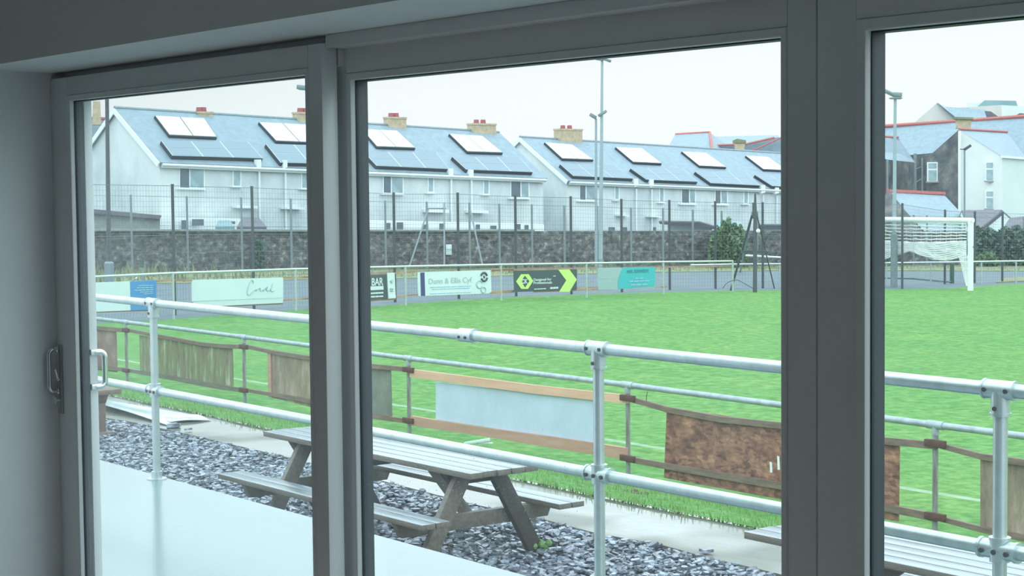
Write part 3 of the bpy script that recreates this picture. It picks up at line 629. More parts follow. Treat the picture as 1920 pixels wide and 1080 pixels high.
def seg_plane(px):
    for i in range(len(fpx)-1):
        if fpx[i][0] <= px <= fpx[i+1][0]: return FP[i][0], FP[i+1][0]
    return FP[-2][0], FP[-1][0]
class Board:
    """board standing against the barrier; px corners TL, TR, BR, BL in the photo"""
    def __init__(s, name, label, px, mt, posts=None, back=.03):
        A, B_ = seg_plane((px[0][0]+px[1][0])/2) if posts is None else posts
        d = nrm((B_-A)*np.array((1, 1, 0))); n = np.array((d[1], -d[0], 0));
        if np.dot(n, CAM-A) < 0: n = -n
        s.n = n; s.P = A+n*.06; s.c = [hit(x, y, s.P, n) for x, y in px]
        s.t = thing('sponsor_board', label, 'board', (s.c[0][0], s.c[0][1], min(s.c[2][2], s.c[3][2])), 'sponsor boards along the far barrier')
        MB().prism([p-n*back for p in s.c], n*back).build('panel', mt, s.t, smooth=False)
        s.lay = 0
    def P2(s, x, y, off=.008): return hit(x, y, s.P+s.n*off, s.n)
    def shape(s, name, mt, polys, off=.002, th=.008):
        m = MB()
        for q in polys: m.prism([s.P2(x, y, off) for x, y in q], s.n*th)
        return m.build(name, mt, s.t, smooth=False)
    def stroke(s, name, mt, lines, r, off=.008):
        m = MB()
        for q in lines: m.tube([s.P2(x, y, off) for x, y in q], r, 6)
        return m.build(name, mt, s.t)
    def bars(s, name, mt, rows):
        """rows of illegible small print: (x0, y0, x1, y1, height px, words)"""
        q = []
        for x0, y0, x1, y1, h, nw in rows:
            xs_ = np.linspace(0, 1, nw+1)
            for a, c in zip(xs_, xs_[1:]):
                c = c-(.05 if nw > 1 else 0)*(c-a)*2
                f = lambda u: (x0+(x1-x0)*u, y0+(y1-y0)*u)
                A, C = f(a), f(c); q.append([A, C, (C[0], C[1]+h), (A[0], A[1]+h)])
        return s.shape(name, mt, q)
    def text(s, name, mt, txt, x0, yb0, x1, yb1, h, off=.006, bold=.0):
        cu = bpy.data.curves.new('t', 'FONT'); cu.body = txt; cu.extrude = 0; cu.offset = bold
        ob = bpy.data.objects.new('t', cu); COL.objects.link(ob); bpy.context.view_layer.update()
        dg = bpy.context.evaluated_depsgraph_get(); me = bpy.data.meshes.new_from_object(ob.evaluated_get(dg))
        vs = np.array([v.co[:] for v in me.vertices]); fs = [tuple(p.vertices) for p in me.polygons]
        bpy.data.objects.remove(ob); bpy.data.curves.remove(cu); bpy.data.meshes.remove(me)
        mn, mx = vs.min(0), vs.max(0); cap = .72
        out = []
        for v in vs:
            u = (v[0]-mn[0])/(mx[0]-mn[0]); k = v[1]/cap
            out.append(s.P2(x0+(x1-x0)*u, yb0+(yb1-yb0)*u-h*k, off))
        m = MB(); n = len(out); m.add(out+[p+s.n*.004 for p in out], [f for f in fs]+[tuple(i+n for i in f) for f in fs])
        return m.build(name, mt, s.t, smooth=False)
    def rails(s, top, bot, hw=.05):
        for nm, ln in (('top_timber', top), ('bottom_timber', bot)):
            m = MB(); q = [s.P2(x, y, -.06) for x, y in ln]
            for a, c in zip(q, q[1:]): m.beam(a, c, .04, hw)
            m.build(nm, M['timber_far'], s.t, smooth=False)
def arc(cx, cy, rx, ry, a0, a1, n=14): return [(cx+rx*math.cos(math.radians(a0+(a1-a0)*i/n)), cy-ry*math.sin(math.radians(a0+(a1-a0)*i/n))) for i in range(n+1)]

B1 = Board('b', 'white board with a blue end panel, leftmost on the far barrier', [(120, 532), (293, 525.6), (293, 580), (120, 587)], M['board_white'])
B1.shape('blue_panel', M['board_blue'], [[(244, 527.4), (293, 525.6), (293, 580), (245, 582)]])
m = B1.bars('small_print', M['ink_blue'], [(259, 534.6, 287, 534, 1.8, 4), (256, 538.6, 287, 538, 2.0, 4), (252, 543.2, 287, 541.6, 2.2, 5), (262, 546.8, 287, 546, 1.8, 3), (269, 550.4, 287, 549.4, 1.8, 3)])
for o in B1.t.children:
    if o.name.startswith('small_print'): o.location = tuple(np.array(o.location)+B1.n*.012)
B1.rails([(293, 527), (330, 525), (360, 526)], [(100, 588), (200, 584), (293, 581)])
B2 = Board('b', 'white board with a grey handwritten name and a low yellowish timber', [(360, 525), (531, 520.4), (531, 558), (361, 565)], M['board_white'])
B2.shape('yellow_timber', M['ink_pale'], [[(362, 566), (531, 558.4), (530, 568), (364, 576)]], off=-.02); B2.shape('bottom_timber', M['wood_old'], [[(400, 573.6), (530, 568), (530, 570.5), (402, 576)]], off=-.04)
S = lambda pts: [(380+x/10.667, 500+y/10.667) for x, y in pts]
B2.stroke('handwriting', M['ink_grey'], [S([(1015, 330), (1010, 285), (975, 262), (940, 320), (910, 410), (893, 500), (900, 565), (940, 560), (985, 515), (1020, 478), (1050, 462), (1075, 480), (1085, 462), (1065, 455)]),
    S([(1085, 462), (1110, 440), (1145, 420), (1150, 455), (1160, 490), (1185, 470), (1215, 455), (1215, 490)]), S([(1215, 490), (1245, 440), (1262, 410), (1262, 460), (1300, 425), (1290, 400), (1268, 430), (1285, 482), (1330, 478)]),
    S([(1330, 478), (1365, 430), (1395, 345), (1372, 420), (1362, 480), (1395, 498), (1430, 478)])], .015)
B2.rails([(531, 521), (560, 520), (600, 519)], [(531, 563), (560, 561), (600, 558)])
B3 = Board('b', 'dark slate board reading A BAR in white capitals', [(590, 519.5), (725, 514.5), (727.5, 560), (592, 568)], M['board_dark'])
B3.text('lettering', M['ink_pale'], 'Y A BAR', 674, 536.4, 718.5, 534.4, 14.2, bold=.02)
B3.shape('white_band', M['ink_pale'], [[(681, 537.4), (718.6, 536), (719, 543), (681, 545)]])
B3.bars('small_print', M['ink_pale'], [(681, 549.4, 719, 547.2, 3.0, 8), (681, 556, 719, 554, 2.6, 5)])
B3.rails([(590, 518), (680, 514.6), (726, 512.8)], [(590, 569), (680, 564), (741, 560)], .07)
B4 = Board('b', 'narrow white upright board beside the dark A BAR board', [(726, 512), (740, 511.4), (742, 559), (728.5, 560)], M['board_white'])
B4.stroke('emblem', M['ink_grey'], [[(732, 526), (734, 530), (736, 525)], [(732.5, 541), (736, 541), (736, 545), (732.5, 545), (732.5, 541)]], .03)
B4.rails([(741, 512), (761, 510.4), (784, 508.6)], [(742, 556.5), (762, 554.2), (784, 552)])
B5 = Board('b', 'white board with a purple end stripe and looping ring emblems', [(783.5, 510.6), (920, 506.6), (921.5, 547), (916, 550.2), (785, 555.2)], M['board_white'])
B5.shape('purple_stripe', M['board_navy'], [[(788, 511), (795.6, 510.8), (797, 554.6), (789.4, 555)]])
B5.text('lettering', M['ink_grey'], 'Dunn & Ellis Cyf', 804, 532.4, 885, 529.2, 10.4)
B5.bars('small_print', M['ink_blue'], [(806, 538.4, 884, 535.6, 1.0, 6), (809, 542, 882, 539.4, 1.0, 5), (806, 550.4, 884, 547.4, .8, 5)])
B5.stroke('ring_emblem', M['ink_dark'], [arc(907.5, 519.5, 5.8, 8, 20, 160), arc(907.8, 519.5, 5.4, 7.6, 200, 350)], .035)
B5.shape('emblem_centre', M['ink_dark'], [[(906, 517), (909, 517), (909.4, 522), (906.4, 522)]])
B5.stroke('swirl_emblem', M['ink_grey'], [arc(899, 533, 5.4, 7, 20, 330), arc(906.5, 543.6, 4.2, 5.2, -40, 180), arc(906.5, 543.6, 4.2, 5.2, 180, 320)], .022)
B5.rails([(920, 507.4), (940, 506.2), (963, 506)], [(776, 553), (786, 552.4), (790, 552)]); B5.rails([(921, 507.4), (941, 506.2), (962, 505.6)], [(921, 548.6), (941, 547.4), (963, 546.2)], .09)
B6 = Board('b', 'dark board with a lime hexagon emblem and lime chevron arrow', [(963.5, 508), (1082, 505), (1081.6, 543.4), (965, 547.6)], M['board_dark'])
K = lambda pts: [(960+x/14.77, 495+y/14.77) for x, y in pts]
B6.shape('hexagon_emblem', M['board_lime'], [K([(110, 485), (250, 285), (352, 280), (352, 320), (245, 480), (360, 655), (360, 690), (255, 690)]), K([(352, 280), (460, 280), (585, 470), (440, 690), (360, 690), (360, 655), (480, 475), (352, 320)])])
B6.text('emblem_letters', M['ink_pale'], 'CK', 977.6, 531.6, 989.4, 531.2, 8.2, bold=.03)
B6.text('lettering', M['ink_pale'], 'Designed for', 1000.4, 526.8, 1034, 525.6, 4.8, bold=.02)
B6.text('lettering', M['ink_pale'], 'Professionals', 1000.2, 532.6, 1035, 531.6, 4.8, bold=.02)
B6.bars('small_print', M['ink_pale'], [(1001.6, 541.4, 1024, 540.2, 1.6, 4), (1031.6, 538.6, 1047, 537.6, 3.4, 3), (1037, 517.2, 1042, 517, 1.2, 1)])
B6.shape('chevron_arrow', M['board_lime'], [K([(1280, 160), (1585, 150), (1790, 430), (1500, 455)]), K([(1500, 455), (1790, 430), (1590, 765), (1300, 770)])])
B6.rails([(963, 505.6), (1020, 504.6), (1082, 503.2)], [(1000, 546.6), (1050, 545), (1122, 542.6)]); B6.rails([(1082, 504), (1100, 503.2), (1122, 502.4)], [(1082, 540), (1100, 539.4), (1122, 538.6)], .04)
B7 = Board('b', 'grey and turquoise board, rightmost on the far barrier', [(1120.8, 502.6), (1228, 500.4), (1228.6, 539.4), (1121.6, 543.4)], M['board_aqua'])
T = lambda pts: [(1110+x/14.77, 490+y/14.77) for x, y in pts]
B7.shape('turquoise_panel', M['board_teal'], [T([(850, 170), (1745, 155), (1745, 690), (720, 760), (715, 560), (750, 420), (800, 290)])])
tx = B7.text('lettering', M['ink_teal'], 'NEIL KENNEDY', 1175.6, 512, 1217, 510.6, 5.8, off=.014, bold=.03)
o = B7.bars('small_print', M['ink_blue'], [(1190, 521, 1206, 520.2, 2.4, 2), (1178.6, 526.6, 1217, 525.2, 2.6, 4), (1182, 533, 1214, 531.6, 2.6, 3)]); o.location = tuple(np.array(o.location)+B7.n*.012)
B7.bars('grey_lettering', M['ink_grey'], [(1125, 521, 1146, 519.6, 1.8, 3)])
B7.rails([(1228, 501), (1244, 500.6), (1374, 499)], [(1228, 538.6), (1240, 538), (1250, 537.4)])

# ================================================================== STONE WALL, BALL FENCE
WTOP = [(120, 433), (200, 433), (560, 433.5), (1000, 433.5), (1340, 432.5), (1500, 433), (1920, 434)]
W0 = [atg(x, y) for x, y in WB]
wl = MB(); tops = []
for (x, y), b0 in zip(WTOP, W0): tops.append(np.array((b0[0], b0[1], atd(x, y, depth_of(b0))[2])))
for i in range(len(W0)-1):
    a, c, ta, tc_ = W0[i]-UPV*.3, W0[i+1]-UPV*.3, tops[i], tops[i+1]
    n = nrm(np.cross(c-a, UPV)); n = n if np.dot(n, CAM-a) < 0 else -n
    wl.prism([a, c, tc_, ta], n*.45)
wo = wl.build('stone_wall', M['stone'], smooth=False); tag(wo, 'long dark rubble stone wall behind the far barrier', 'wall')
cp = MB()
for i in range(3):
    a, c = tops[i]-np.array((0, 0, -.04)), tops[i+1]+UPV*.04; cp.beam(a, c, .55, .08)
cp.build('coping', M['concrete'], wo, smooth=False)['label'] = 'pale concrete coping'
# whitish box on the wall
u_ = (842-560)/440; wd_box = 1/((1-u_)/depth_of(W0[2])+u_/depth_of(W0[3]))-.38
p = atd(842, 478, wd_box)
t = thing('wall_box', 'small white box fixed on the stone wall above the white sponsor board', 'box', p)
q = [atd(x, y, depth_of(p)) for x, y in ((836, 458), (847, 458), (847, 478), (836, 478))]
MB().prism(q, ray(842, 468)/F*.3).build('case', M['board_white'], t, bevel=.02); q = [atd(x, y, depth_of(p)-.02) for x, y in ((836.4, 467), (846.6, 467), (846.6, 468.4), (836.4, 468.4))]
MB().prism(q, ray(842, 468)/F*.03).build('lid_gap', M['ink_grey'], t, smooth=False)

def wall_depth(px):
    for i in range(len(WB)-1):
        if WB[i][0] <= px <= WB[i+1][0]:
            u = (px-WB[i][0])/(WB[i+1][0]-WB[i][0]); a, c = depth_of(W0[i]), depth_of(W0[i+1]); return 1/((1-u)/a+u/c)
    return depth_of(W0[-1])
def fence(label, posts, off, mt, r, low, netstep):
    pts = []
    for q in posts:
        px, yt_ = q[:2]; dpt = wall_depth(px)-off if len(q) == 2 else depth_of(atg(px, q[2])); tp = atd(px, yt_, dpt); pts.append((np.array((tp[0], tp[1], gz(tp[1])-.05)), tp))
    t = thing('ball_fence', label, 'fence', pts[len(pts)//2][0], 'tall ball fences between pitch and stone wall')
    for b0, tp in pts: MB().tube([b0, tp], r, 8).build('post', mt, t)
    m = MB()
    for h in (0, .38, .72, 1.0):
        m.tube([p[1]*(1-h)+(p[0]+UPV*low)*h+UPV*-.05 for p in pts], .007, 4, False)
    m.build('line_wire', M['wire'], t)
    if netstep:
        m = MB()
        for (b0, tp), (b1, tp1) in zip(pts, pts[1:]):
            n = max(2, int(np.linalg.norm(tp1-tp)/netstep))
            for i in range(n):
                u = i/n; a = tp*(1-u)+tp1*u; c = (b0*(1-u)+b1*u)+UPV*low; m.tube([a-UPV*.05, c], .0026, 3, False)
        for h in np.linspace(0, 1, 26): m.tube([p[1]*(1-h)+(p[0]+UPV*low)*h-UPV*.05 for p in pts], .0026, 3, False)
        o = stuff(m.build('netting', M['wire'], t, smooth=False))
    return t, pts
FA, PA = fence('taller ball fence of dark posts and wires right behind the sponsor boards', [(150, 342, 605), (323, 345, 592), (472, 349, 581), (605, 354, 573), (738, 361, 567), (858, 361, 561), (966, 366, 556), (1070, 368, 552), (1165, 373, 548), (1255, 375, 544), (1341, 377, 542), (1430, 379, 541), (1530, 380, 540), (1640, 380, 539), (1692, 381, 542), (1772, 393, 533), (1828, 396, 531), (1880, 398, 530), (1950, 400, 529)], 2.4, M['steel_dark'], .044, .1, .11)
FB_, PB_ = fence('lower ball fence of thinner grey posts close to the stone wall', [(140, 364), (245, 365), (350, 368), (452, 370), (545, 372), (640, 374), (722, 376), (800, 378), (880, 380), (936, 382), (997, 383), (1058, 385), (1120, 386), (1183, 389), (1243, 390), (1299, 393), (1353, 395), (1420, 396), (1500, 398), (1600, 400), (1713, 403), (1738, 404), (1800, 405), (1920, 407)], 1.0, M['steel_grey'], .05, .1, 0)
# raking stays and a gallows bar on the lower fence
m = MB()
for a, c in (((803, 392), (768, 499)), ((882, 394), (905, 499)), ((833, 380), (833, 498))):
    d0 = wall_depth(a[0])-1.5; p = atd(*a, d0); q = atd(*c, d0-1.2); m.tube([p, q], .04, 6)
m.tube([atd(800, 391, wall_depth(800)-1.5), atd(836, 391, wall_depth(836)-1.5)], .04, 6)
m.build('raking_stay', M['steel_grey'], FB_)

# ================================================================== FLOODLIGHTS, MAST, STAKE
def tubepx(m, a, c, d, r, seg=10): m.tube([atd(*a, d), atd(*c, d)], r, seg)
def lamp_pole(label, xb, yb_, xt, yt_, rb, rt, heads, extra=None, pm='pole_pale'):
    b0 = atg(xb, yb_); d = depth_of(b0); s = d/F
    t = thing('floodlight', label, 'floodlight', b0, 'floodlight poles round the pitch')
    MB().tube([b0-UPV*.1, atd(xt, yt_, d)], [rb*s, rt*s], 12).build('pole', M[pm], t)
    for (x0, y0, x1, y1, th) in heads:
        m = MB(); p, q = atd(x0, y0, d), atd(x1, y1, d); m.beam(p, q, .35, th*s); o = m.build('lamp_head', M['steel_grey'], t, bevel=.02)
        a, c = (p+q)/2-UPV*th*s*.55, nrm(q-p)
        MB().obox(a, c*np.linalg.norm(q-p)*.4, np.cross(c, UPV)*.13, UPV*.02).build('lens', M['glass_pale'], o, smooth=False)
    if extra: extra(t, d, s)
    return t
def ex1(t, d, s):
    m = MB(); tubepx(m, (1127, 495), (1127, 486), d, 5.5*s); m.build('hatch_collar', M['steel_grey'], t)
lamp_pole('tallest floodlight pole with paired lamps in the middle pane', 1126, 506, 1129, 110, 4.4, 2.2, [(1116, 110, 1130, 112, 3), (1129, 109, 1146, 115, 4), (1122, 217, 1137, 208, 5)], ex1)
lamp_pole('shorter floodlight pole just left of the tallest pole', 1117.5, 505, 1117.5, 222, 2.8, 2.2, [(1106, 214, 1118, 221, 6)])
def ex2(t, d, s):
    m = MB(); tubepx(m, (204.5, 545), (204.5, 495), d, 9*s, 14); m.ball(atd(204.5, 494, d), 9*s, 12, 6, (1, 1, .5)); m.build('base_sleeve', M['steel_grey'], t)
lamp_pole('dark pole rising past the house gable at the left jamb', 205, 545, 199, 60, 4.6, 3.2, [(180, 60, 216, 56, 8)], ex2, 'steel_dark')
def ex3(t, d, s):
    m = MB(); tubepx(m, (1676, 538), (1676.5, 440), d, 6.5*s, 12); m.build('base_sleeve', M['steel_grey'], t)
lamp_pole('floodlight pole with a tilted lamp above the goal in the right pane', 1676, 538, 1678.5, 186, 4.2, 2.8, [(1657, 169, 1676, 178, 5), (1674, 177, 1690, 178, 8), (1668, 184, 1691, 184, 2)], ex3)
lamp_pole('floodlight pole hidden behind the left door stile', 590, 520, 588, 165, 4, 3, [(557, 163, 588, 166, 8)])
# street lamp by the white house
d = 112; t = thing('street_lamp', 'thin street lamp in front of the white gable house', 'street lamp', atd(1808, 445, d))
m = MB(); tubepx(m, (1808.5, 445), (1808.5, 281), d, .06); m.build('pole', M['steel_grey'], t)
m = MB(); m.beam(atd(1800, 279.5, d), atd(1809, 280.5, d), .08, .06); m.beam(atd(1808, 280.5, d), atd(1820, 272.5, d), .25, .16); m.build('lamp_head', M['steel_dark'], t, bevel=.02)
# black mast with raking timbers
b0 = atg(1415.5, 549); d = depth_of(b0); s = d/F
t = thing('mast', 'black mast with raking struts at the pitch corner beside the mullion', 'mast', b0)
MB().tube([b0-UPV*.05, atd(1416, 405, d), atd(1416, 363, d)], [4.2*s, 3.6*s, 1.8*s], 12).build('pole', M['steel_dark'], t)
MB().tube([atd(1413.4, 410, d), atd(1413.4, 380, d)], 3.0*s, 10).build('sleeve', M['steel_dark'], t)
for a, c, r, mt in (((1412, 397), (1370, 545), 2.1, 'steel_dark'), ((1410, 402), (1388, 510), 1.8, 'steel_grey'), ((1418, 398), (1437, 478), 1.2, 'steel_dark'), ((1437, 478), (1452, 541), 1.2, 'steel_dark')):
    m = MB(); p = atd(*a, d); q = atg(*c) if c[1] > 500 else atd(*c, d+1.2)
    if a == (1437, 478): p = atd(*a, d+1.2)
    m.tube([p, q], r*s, 8); m.build('strut', M[mt], t)
m = MB(); m.beam(atd(1389, 472, d+.6), atd(1437, 472, d+.6), .08, .1); m.build('cross_bar', M['steel_dark'], t, smooth=False)
m = MB(); m.ball(atd(1421.5, 433, d-.1), .075, 10, 8); m.build('insulator', M['white_paint'], t)
m = MB(); m.tube([atd(1355, 540, d)]+[atd(1383-26*math.cos(a), 541-16*math.sin(a), d) for a in np.linspace(.2, 1.6, 8)]+[atd(1400, 534, d), atd(1412, 541, d)], .012, 5); m.build('cable', M['steel_dark'], t)
# green stake and scrap by the far barrier
b0 = atg(267.5, 531); d = depth_of(b0); t = thing('marker_stake', 'short green stake standing before the stone wall at far left', 'stake', b0)
m = MB(); m.tube([b0-UPV*.05, atd(267, 500, d)], .05, 8); m.build('shaft', M['steel_grey'], t); m = MB(); m.tube([atd(267, 502, d), atd(267, 485, d)], .06, 8); m.build('green_top', M['green_paint'], t)
b0 = atg(254, 526); m = MB(); m.beam(atd(250, 524.5, depth_of(b0)), atd(258, 520, depth_of(b0)), .2, .06); o = tag(m.build('litter_scrap', M['white_paint'], bevel=.01), 'scrap of white litter in the verge above the blue board', 'litter')

# ================================================================== GOAL
b0 = atg(1819.5, 546); d = depth_of(b0); rp = 5.4*d/F
zt4 = atd(1819, 413, d)[2]; Wg = 7.32; x1 = b0[0]; x0 = x1-Wg; yg = b0[1]; zb4 = b0[2]
gl = thing('football_goal', 'white football goal with a gathered net at the right', 'goal', b0)
for x in (x0, x1): MB().tube([(x, yg, zb4-.02), (x, yg, zt4)], rp, 14).build('goalpost', M['white_paint'], gl)
MB().tube([(x0-rp, yg, zt4), (x1+rp, yg, zt4)], rp*.92, 14).build('crossbar', M['white_paint'], gl)
# net supports
for px, ytp, ybp in ((1785, 494, 531),):
    m = MB(); q = atg(px, ybp); m.tube([q-UPV*.05, atd(px, ytp, depth_of(q))], .085, 8); m.build('net_post', M['green_paint'], gl)
q = atg(1692, 521); p = atg(1785, 531); m = MB(); m.tube([atd(1640, 521, depth_of(q)-1), atd(1715, 522.5, depth_of(q)-1.5), atd(1785, 529, depth_of(p)-.2)], .03, 6); m.build('net_foot_bar', M['green_paint'], gl)
nb = MB()
def npnt(px, py, back): return aty(px, py, yg+back)
xsN = np.linspace(1500, 1812, 34)
def topy(px): return 405+9*(px-1522)/297
def bandy(px): return 451+4*math.sin((px-1640)/60)
for k in range(7):
    u = k/6; nb.tube([npnt(px, topy(px)+6+(bandy(px)-topy(px)-6)*u+math.sin(px*.3+k)*.5, .15+.5*u) for px in xsN], .02, 4, False)
for px in xsN: nb.tube([npnt(px, topy(px)+4, .1), npnt(px+random.uniform(-2, 2), bandy(px), .65)], .005, 4, False)
# gathered bundle with two swags, and the loose end hanging by the post
def low(px):
    if px < 1707: u = (px-1500)/207; return 470+22*min(1, max(0, (1-u)*3))-0*u
    u = (px-1707)/(1812-1707); return 470+15*math.sin(min(1, u*1.05)*math.pi*.85)+4*u
for k in range(30):
    u = k/29
    nb.tube([npnt(px, bandy(px)+(low(px)-bandy(px))*u+math.sin(px*.21+k*1.7)*.6, .65+.10*math.sin(k*2.1+px*.1)) for px in np.linspace(1500, 1812, 60)], .026, 5, False)
for k in range(26):
    py0 = 482+k*1.9; a = 1798+k*.62; nb.tube([npnt(a+(1818-a)*i/5, py0+math.sin(i+k)*1.0, .55-.4*i/5) for i in range(6)], .014, 4, False)
for k in range(6): nb.tube([npnt(1798+k*4, 478, .5), npnt(1812+k*1.2, 536, .2)], .012, 4, False)
nb.build('net', M['net'], gl)
g = MB(); p = npnt(1825, 463, -.05); g.beam(p, p+np.array((.18, 0, 0)), .05, .05); g.build('net_clip', M['steel_dark'], gl)

# ================================================================== HOUSES
E1 = ray(4520, 313); E1[2] = 0; E1 = nrm(E1); E2 = np.array((-E1[1], E1[0], 0))
if np.dot(E2, ray(960, 540)) < 0: E2 = -E2
SL = .034
FV = nrm(E1-UPV*SL)
def terrace(label, corner, cdepth, endpx, ridge, half, verge, upper, lower, wins, smalls, doors, chims, pipes, canopies, ground=5.4):
    E0 = atd(*corner, cdepth); FE = hit(*endpx, E0, E2); L_ = np.dot(FE-E0, E1); 
    Fv = (E1-UPV*SL)*L_
    RP = hit(*ridge, E0+E2*half, E2); rz = RP[2]+SL*np.dot(RP-E0, E1)
    R0 = np.array((E0[0]+E2[0]*half, E0[1]+E2[1]*half, rz))
    K0 = E0+E2*2*half; G = UPV*ground
    t = thing('terraced_houses', label, 'houses', E0-G+E1*L_/2+E2*half-UPV*SL*L_/2)
    MB().prism([E0-G, E0, R0-UPV*.12, K0, K0-G], Fv).build('walls', M['houses'], t, smooth=False)
    RN = nrm(np.cross(Fv, R0-E0)); RN = RN if RN[2] > 0 else -RN
    RN2 = nrm(np.cross(Fv, R0-K0)); RN2 = RN2 if RN2[2] > 0 else -RN2
    ov = nrm(E0-R0)*.22; ov2 = nrm(K0-R0)*.22; a0 = -FV*.12; Fo = Fv+FV*.24
    m = MB(); m.prism([E0+ov+a0, R0+a0, R0+a0+RN*.1, E0+ov+a0+RN*.1], Fo); m.prism([K0+ov2+a0, R0+a0, R0+a0+RN2*.1, K0+ov2+a0+RN2*.1], Fo)
    m.build('roof', M['slate_roof'], t, smooth=False)
    m = MB(); m.tube([R0+UPV*.1+a0, R0+UPV*.1+a0+Fo], .09, 8); m.build('ridge_tiles', M['steel_grey'], t)
    m = MB()
    for K_, o_, n_ in ((E0, ov, RN), (K0, ov2, RN2)):
        m.prism([K_+o_+a0-n_*.16, R0+a0-n_*.16, R0+a0+n_*.08, K_+o_+a0+n_*.08], -FV*.06)
    m.build('bargeboard', M['upvc_far'], t, smooth=False)
    m = MB(); m.beam(E0+ov-UPV*.06-E2*.0, E0+ov-UPV*.06+Fv, .12, .2); m.build('fascia', M['fascia'], t, smooth=False)
    m = MB(); m.tube([E0+ov-E2*.1-UPV*.02, E0+ov-E2*.1-UPV*.02+Fv], .06, 8); m.build('gutter', M['upvc_far'], t)
    def roofq(q, name, mt, rise, n=1, edge=M['pv_edge']):
        b4 = [hit(x, y, E0+RN*(.1+rise), RN) for x, y in q]
        fr = MB().prism([p-RN*rise for p in b4], RN*rise).build(name, edge, t, smooth=False)
        m = MB()
        if n == 3: MB().prism(b4, RN*.012).build('panel_rail', M['pv_rail'], fr, smooth=False)
        for i in range(n):
            u0, u1 = i/n+.012, (i+1)/n-.012
            f = lambda u, v: (b4[0]*(1-u)+b4[1]*u)*(1-v)+(b4[3]*(1-u)+b4[2]*u)*v
            for v0, v1 in (((.02, .96),) if n == 2 else ((.01, .485), (.515, .98))):
                m.prism([f(u0, v0), f(u1, v0), f(u1, v1), f(u0, v1)], RN*.022)
        m.build('glazing', mt, fr, smooth=False)
    for q in upper: roofq(q, 'solar_collector', M['thermal'], .14, 2)
    for q in lower: roofq(q, 'solar_panel', M['pv'], .2, 3)
    fq = lambda x, y, off=0: hit(x, y, E0-E2*off, E2)
    def window(r, mull, mt):
        xa, ya, xb, yb2 = r
        k = .0385*(xb-xa)
        q = [fq(xa-2, ya-2, .05), fq(xb+2, ya-2+k, .05), fq(xb+2, yb2+2+k*.7, .05), fq(xa-2, yb2+2, .05)]
        f = MB().prism(q, E2*.05); wd = f.build('window', M['upvc_far'], t, smooth=False)
        cuts = [xa]+mull+[xb]; m = MB()
        for a, c in zip(cuts, cuts[1:]):
            a2 = a+(1.2 if a != xa else 0); c2 = c-(1.2 if c != xb else 0)
            m.prism([fq(a2, ya, .06), fq(c2, ya+k*.5, .06), fq(c2, yb2+k*.5, .06), fq(a2, yb2, .06)], E2*.02)
        pn = m.build('pane', [mt, M['glass_pale']], wd, smooth=False)
        if mull:
            for p in pn.data.polygons:
                if p.index >= 6: p.material_index = 1
        MB().prism([fq(xa-4, yb2+2, .16), fq(xb+4, yb2+2+k*.7, .16), fq(xb+4, yb2+4+k*.7, .16), fq(xa-4, yb2+4, .16)], E2*.16).build('sill', M['upvc_far'], wd, smooth=False)
    for r, mu in wins: window(r, mu, M['glass_far'])
    for r in smalls: window(r, [], M['glass_pale'])
    for r in doors:
        xa, ya, xb, yb2 = r; MB().prism([fq(xa, ya, .05), fq(xb, ya, .05), fq(xb, yb2, .05), fq(xa, yb2, .05)], E2*.05).build('ground_window', M['glass_far'], t, smooth=False)
    for x, yt_, in pipes:
        m = MB(); a = fq(x, yt_+18, .12); m.tube([a, a-UPV*(ground-.6)], .055, 8); m.build('downpipe', M['upvc_far'], t)
        m = MB(); q = [fq(x-3.5, yt_-1, .3), fq(x+4, yt_-1, .3), fq(x+4, yt_+13, .3), fq(x-3.5, yt_+15, .3)]; m.prism(q, E2*.28); m.build('soil_vent_box', M['upvc_far'], t, smooth=False)
    for r in canopies:
        xa, ya, xb, yb2 = r; MB().prism([fq(xa, ya, .45), fq(xb, ya+1, .45), fq(xb, yb2+1, .45), fq(xa, yb2, .45)], E2*.43).build('canopy', M['upvc_far'], t, smooth=False)
    for xa, yt_, xb, mt in chims:
        a, c = hit(xa, yt_+4, R0-E2*.25, E2), hit(xb, yt_+4, R0-E2*.25, E2)
        wd = np.dot(c-a, E1); m = MB(); bz = R0[2]-SL*np.dot(a-R0, E1)-.6
        m.prism([(a[0], a[1], bz), (c[0], c[1], bz), tuple(np.array((c[0], c[1], bz))+E2*.55), tuple(np.array((a[0], a[1], bz))+E2*.55)], (0, 0, a[2]-bz)); ch = m.build('chimney', M['brick_buff'], t, smooth=False)
        m = MB(); m.obox((a+c)/2+E2*.275, E1*(wd/2+.03), E2*.31, UPV*.05); m.build('chimney_cap', M['brick_buff'], ch, smooth=False)
        for u in (.26, .56):
            p = a+(c-a)*u+E2*.27; m = MB(); m.tube([p, p+UPV*.27], [.17, .14], 8); m.build('chimney_pot', mt, ch)
    return t, E0, fq
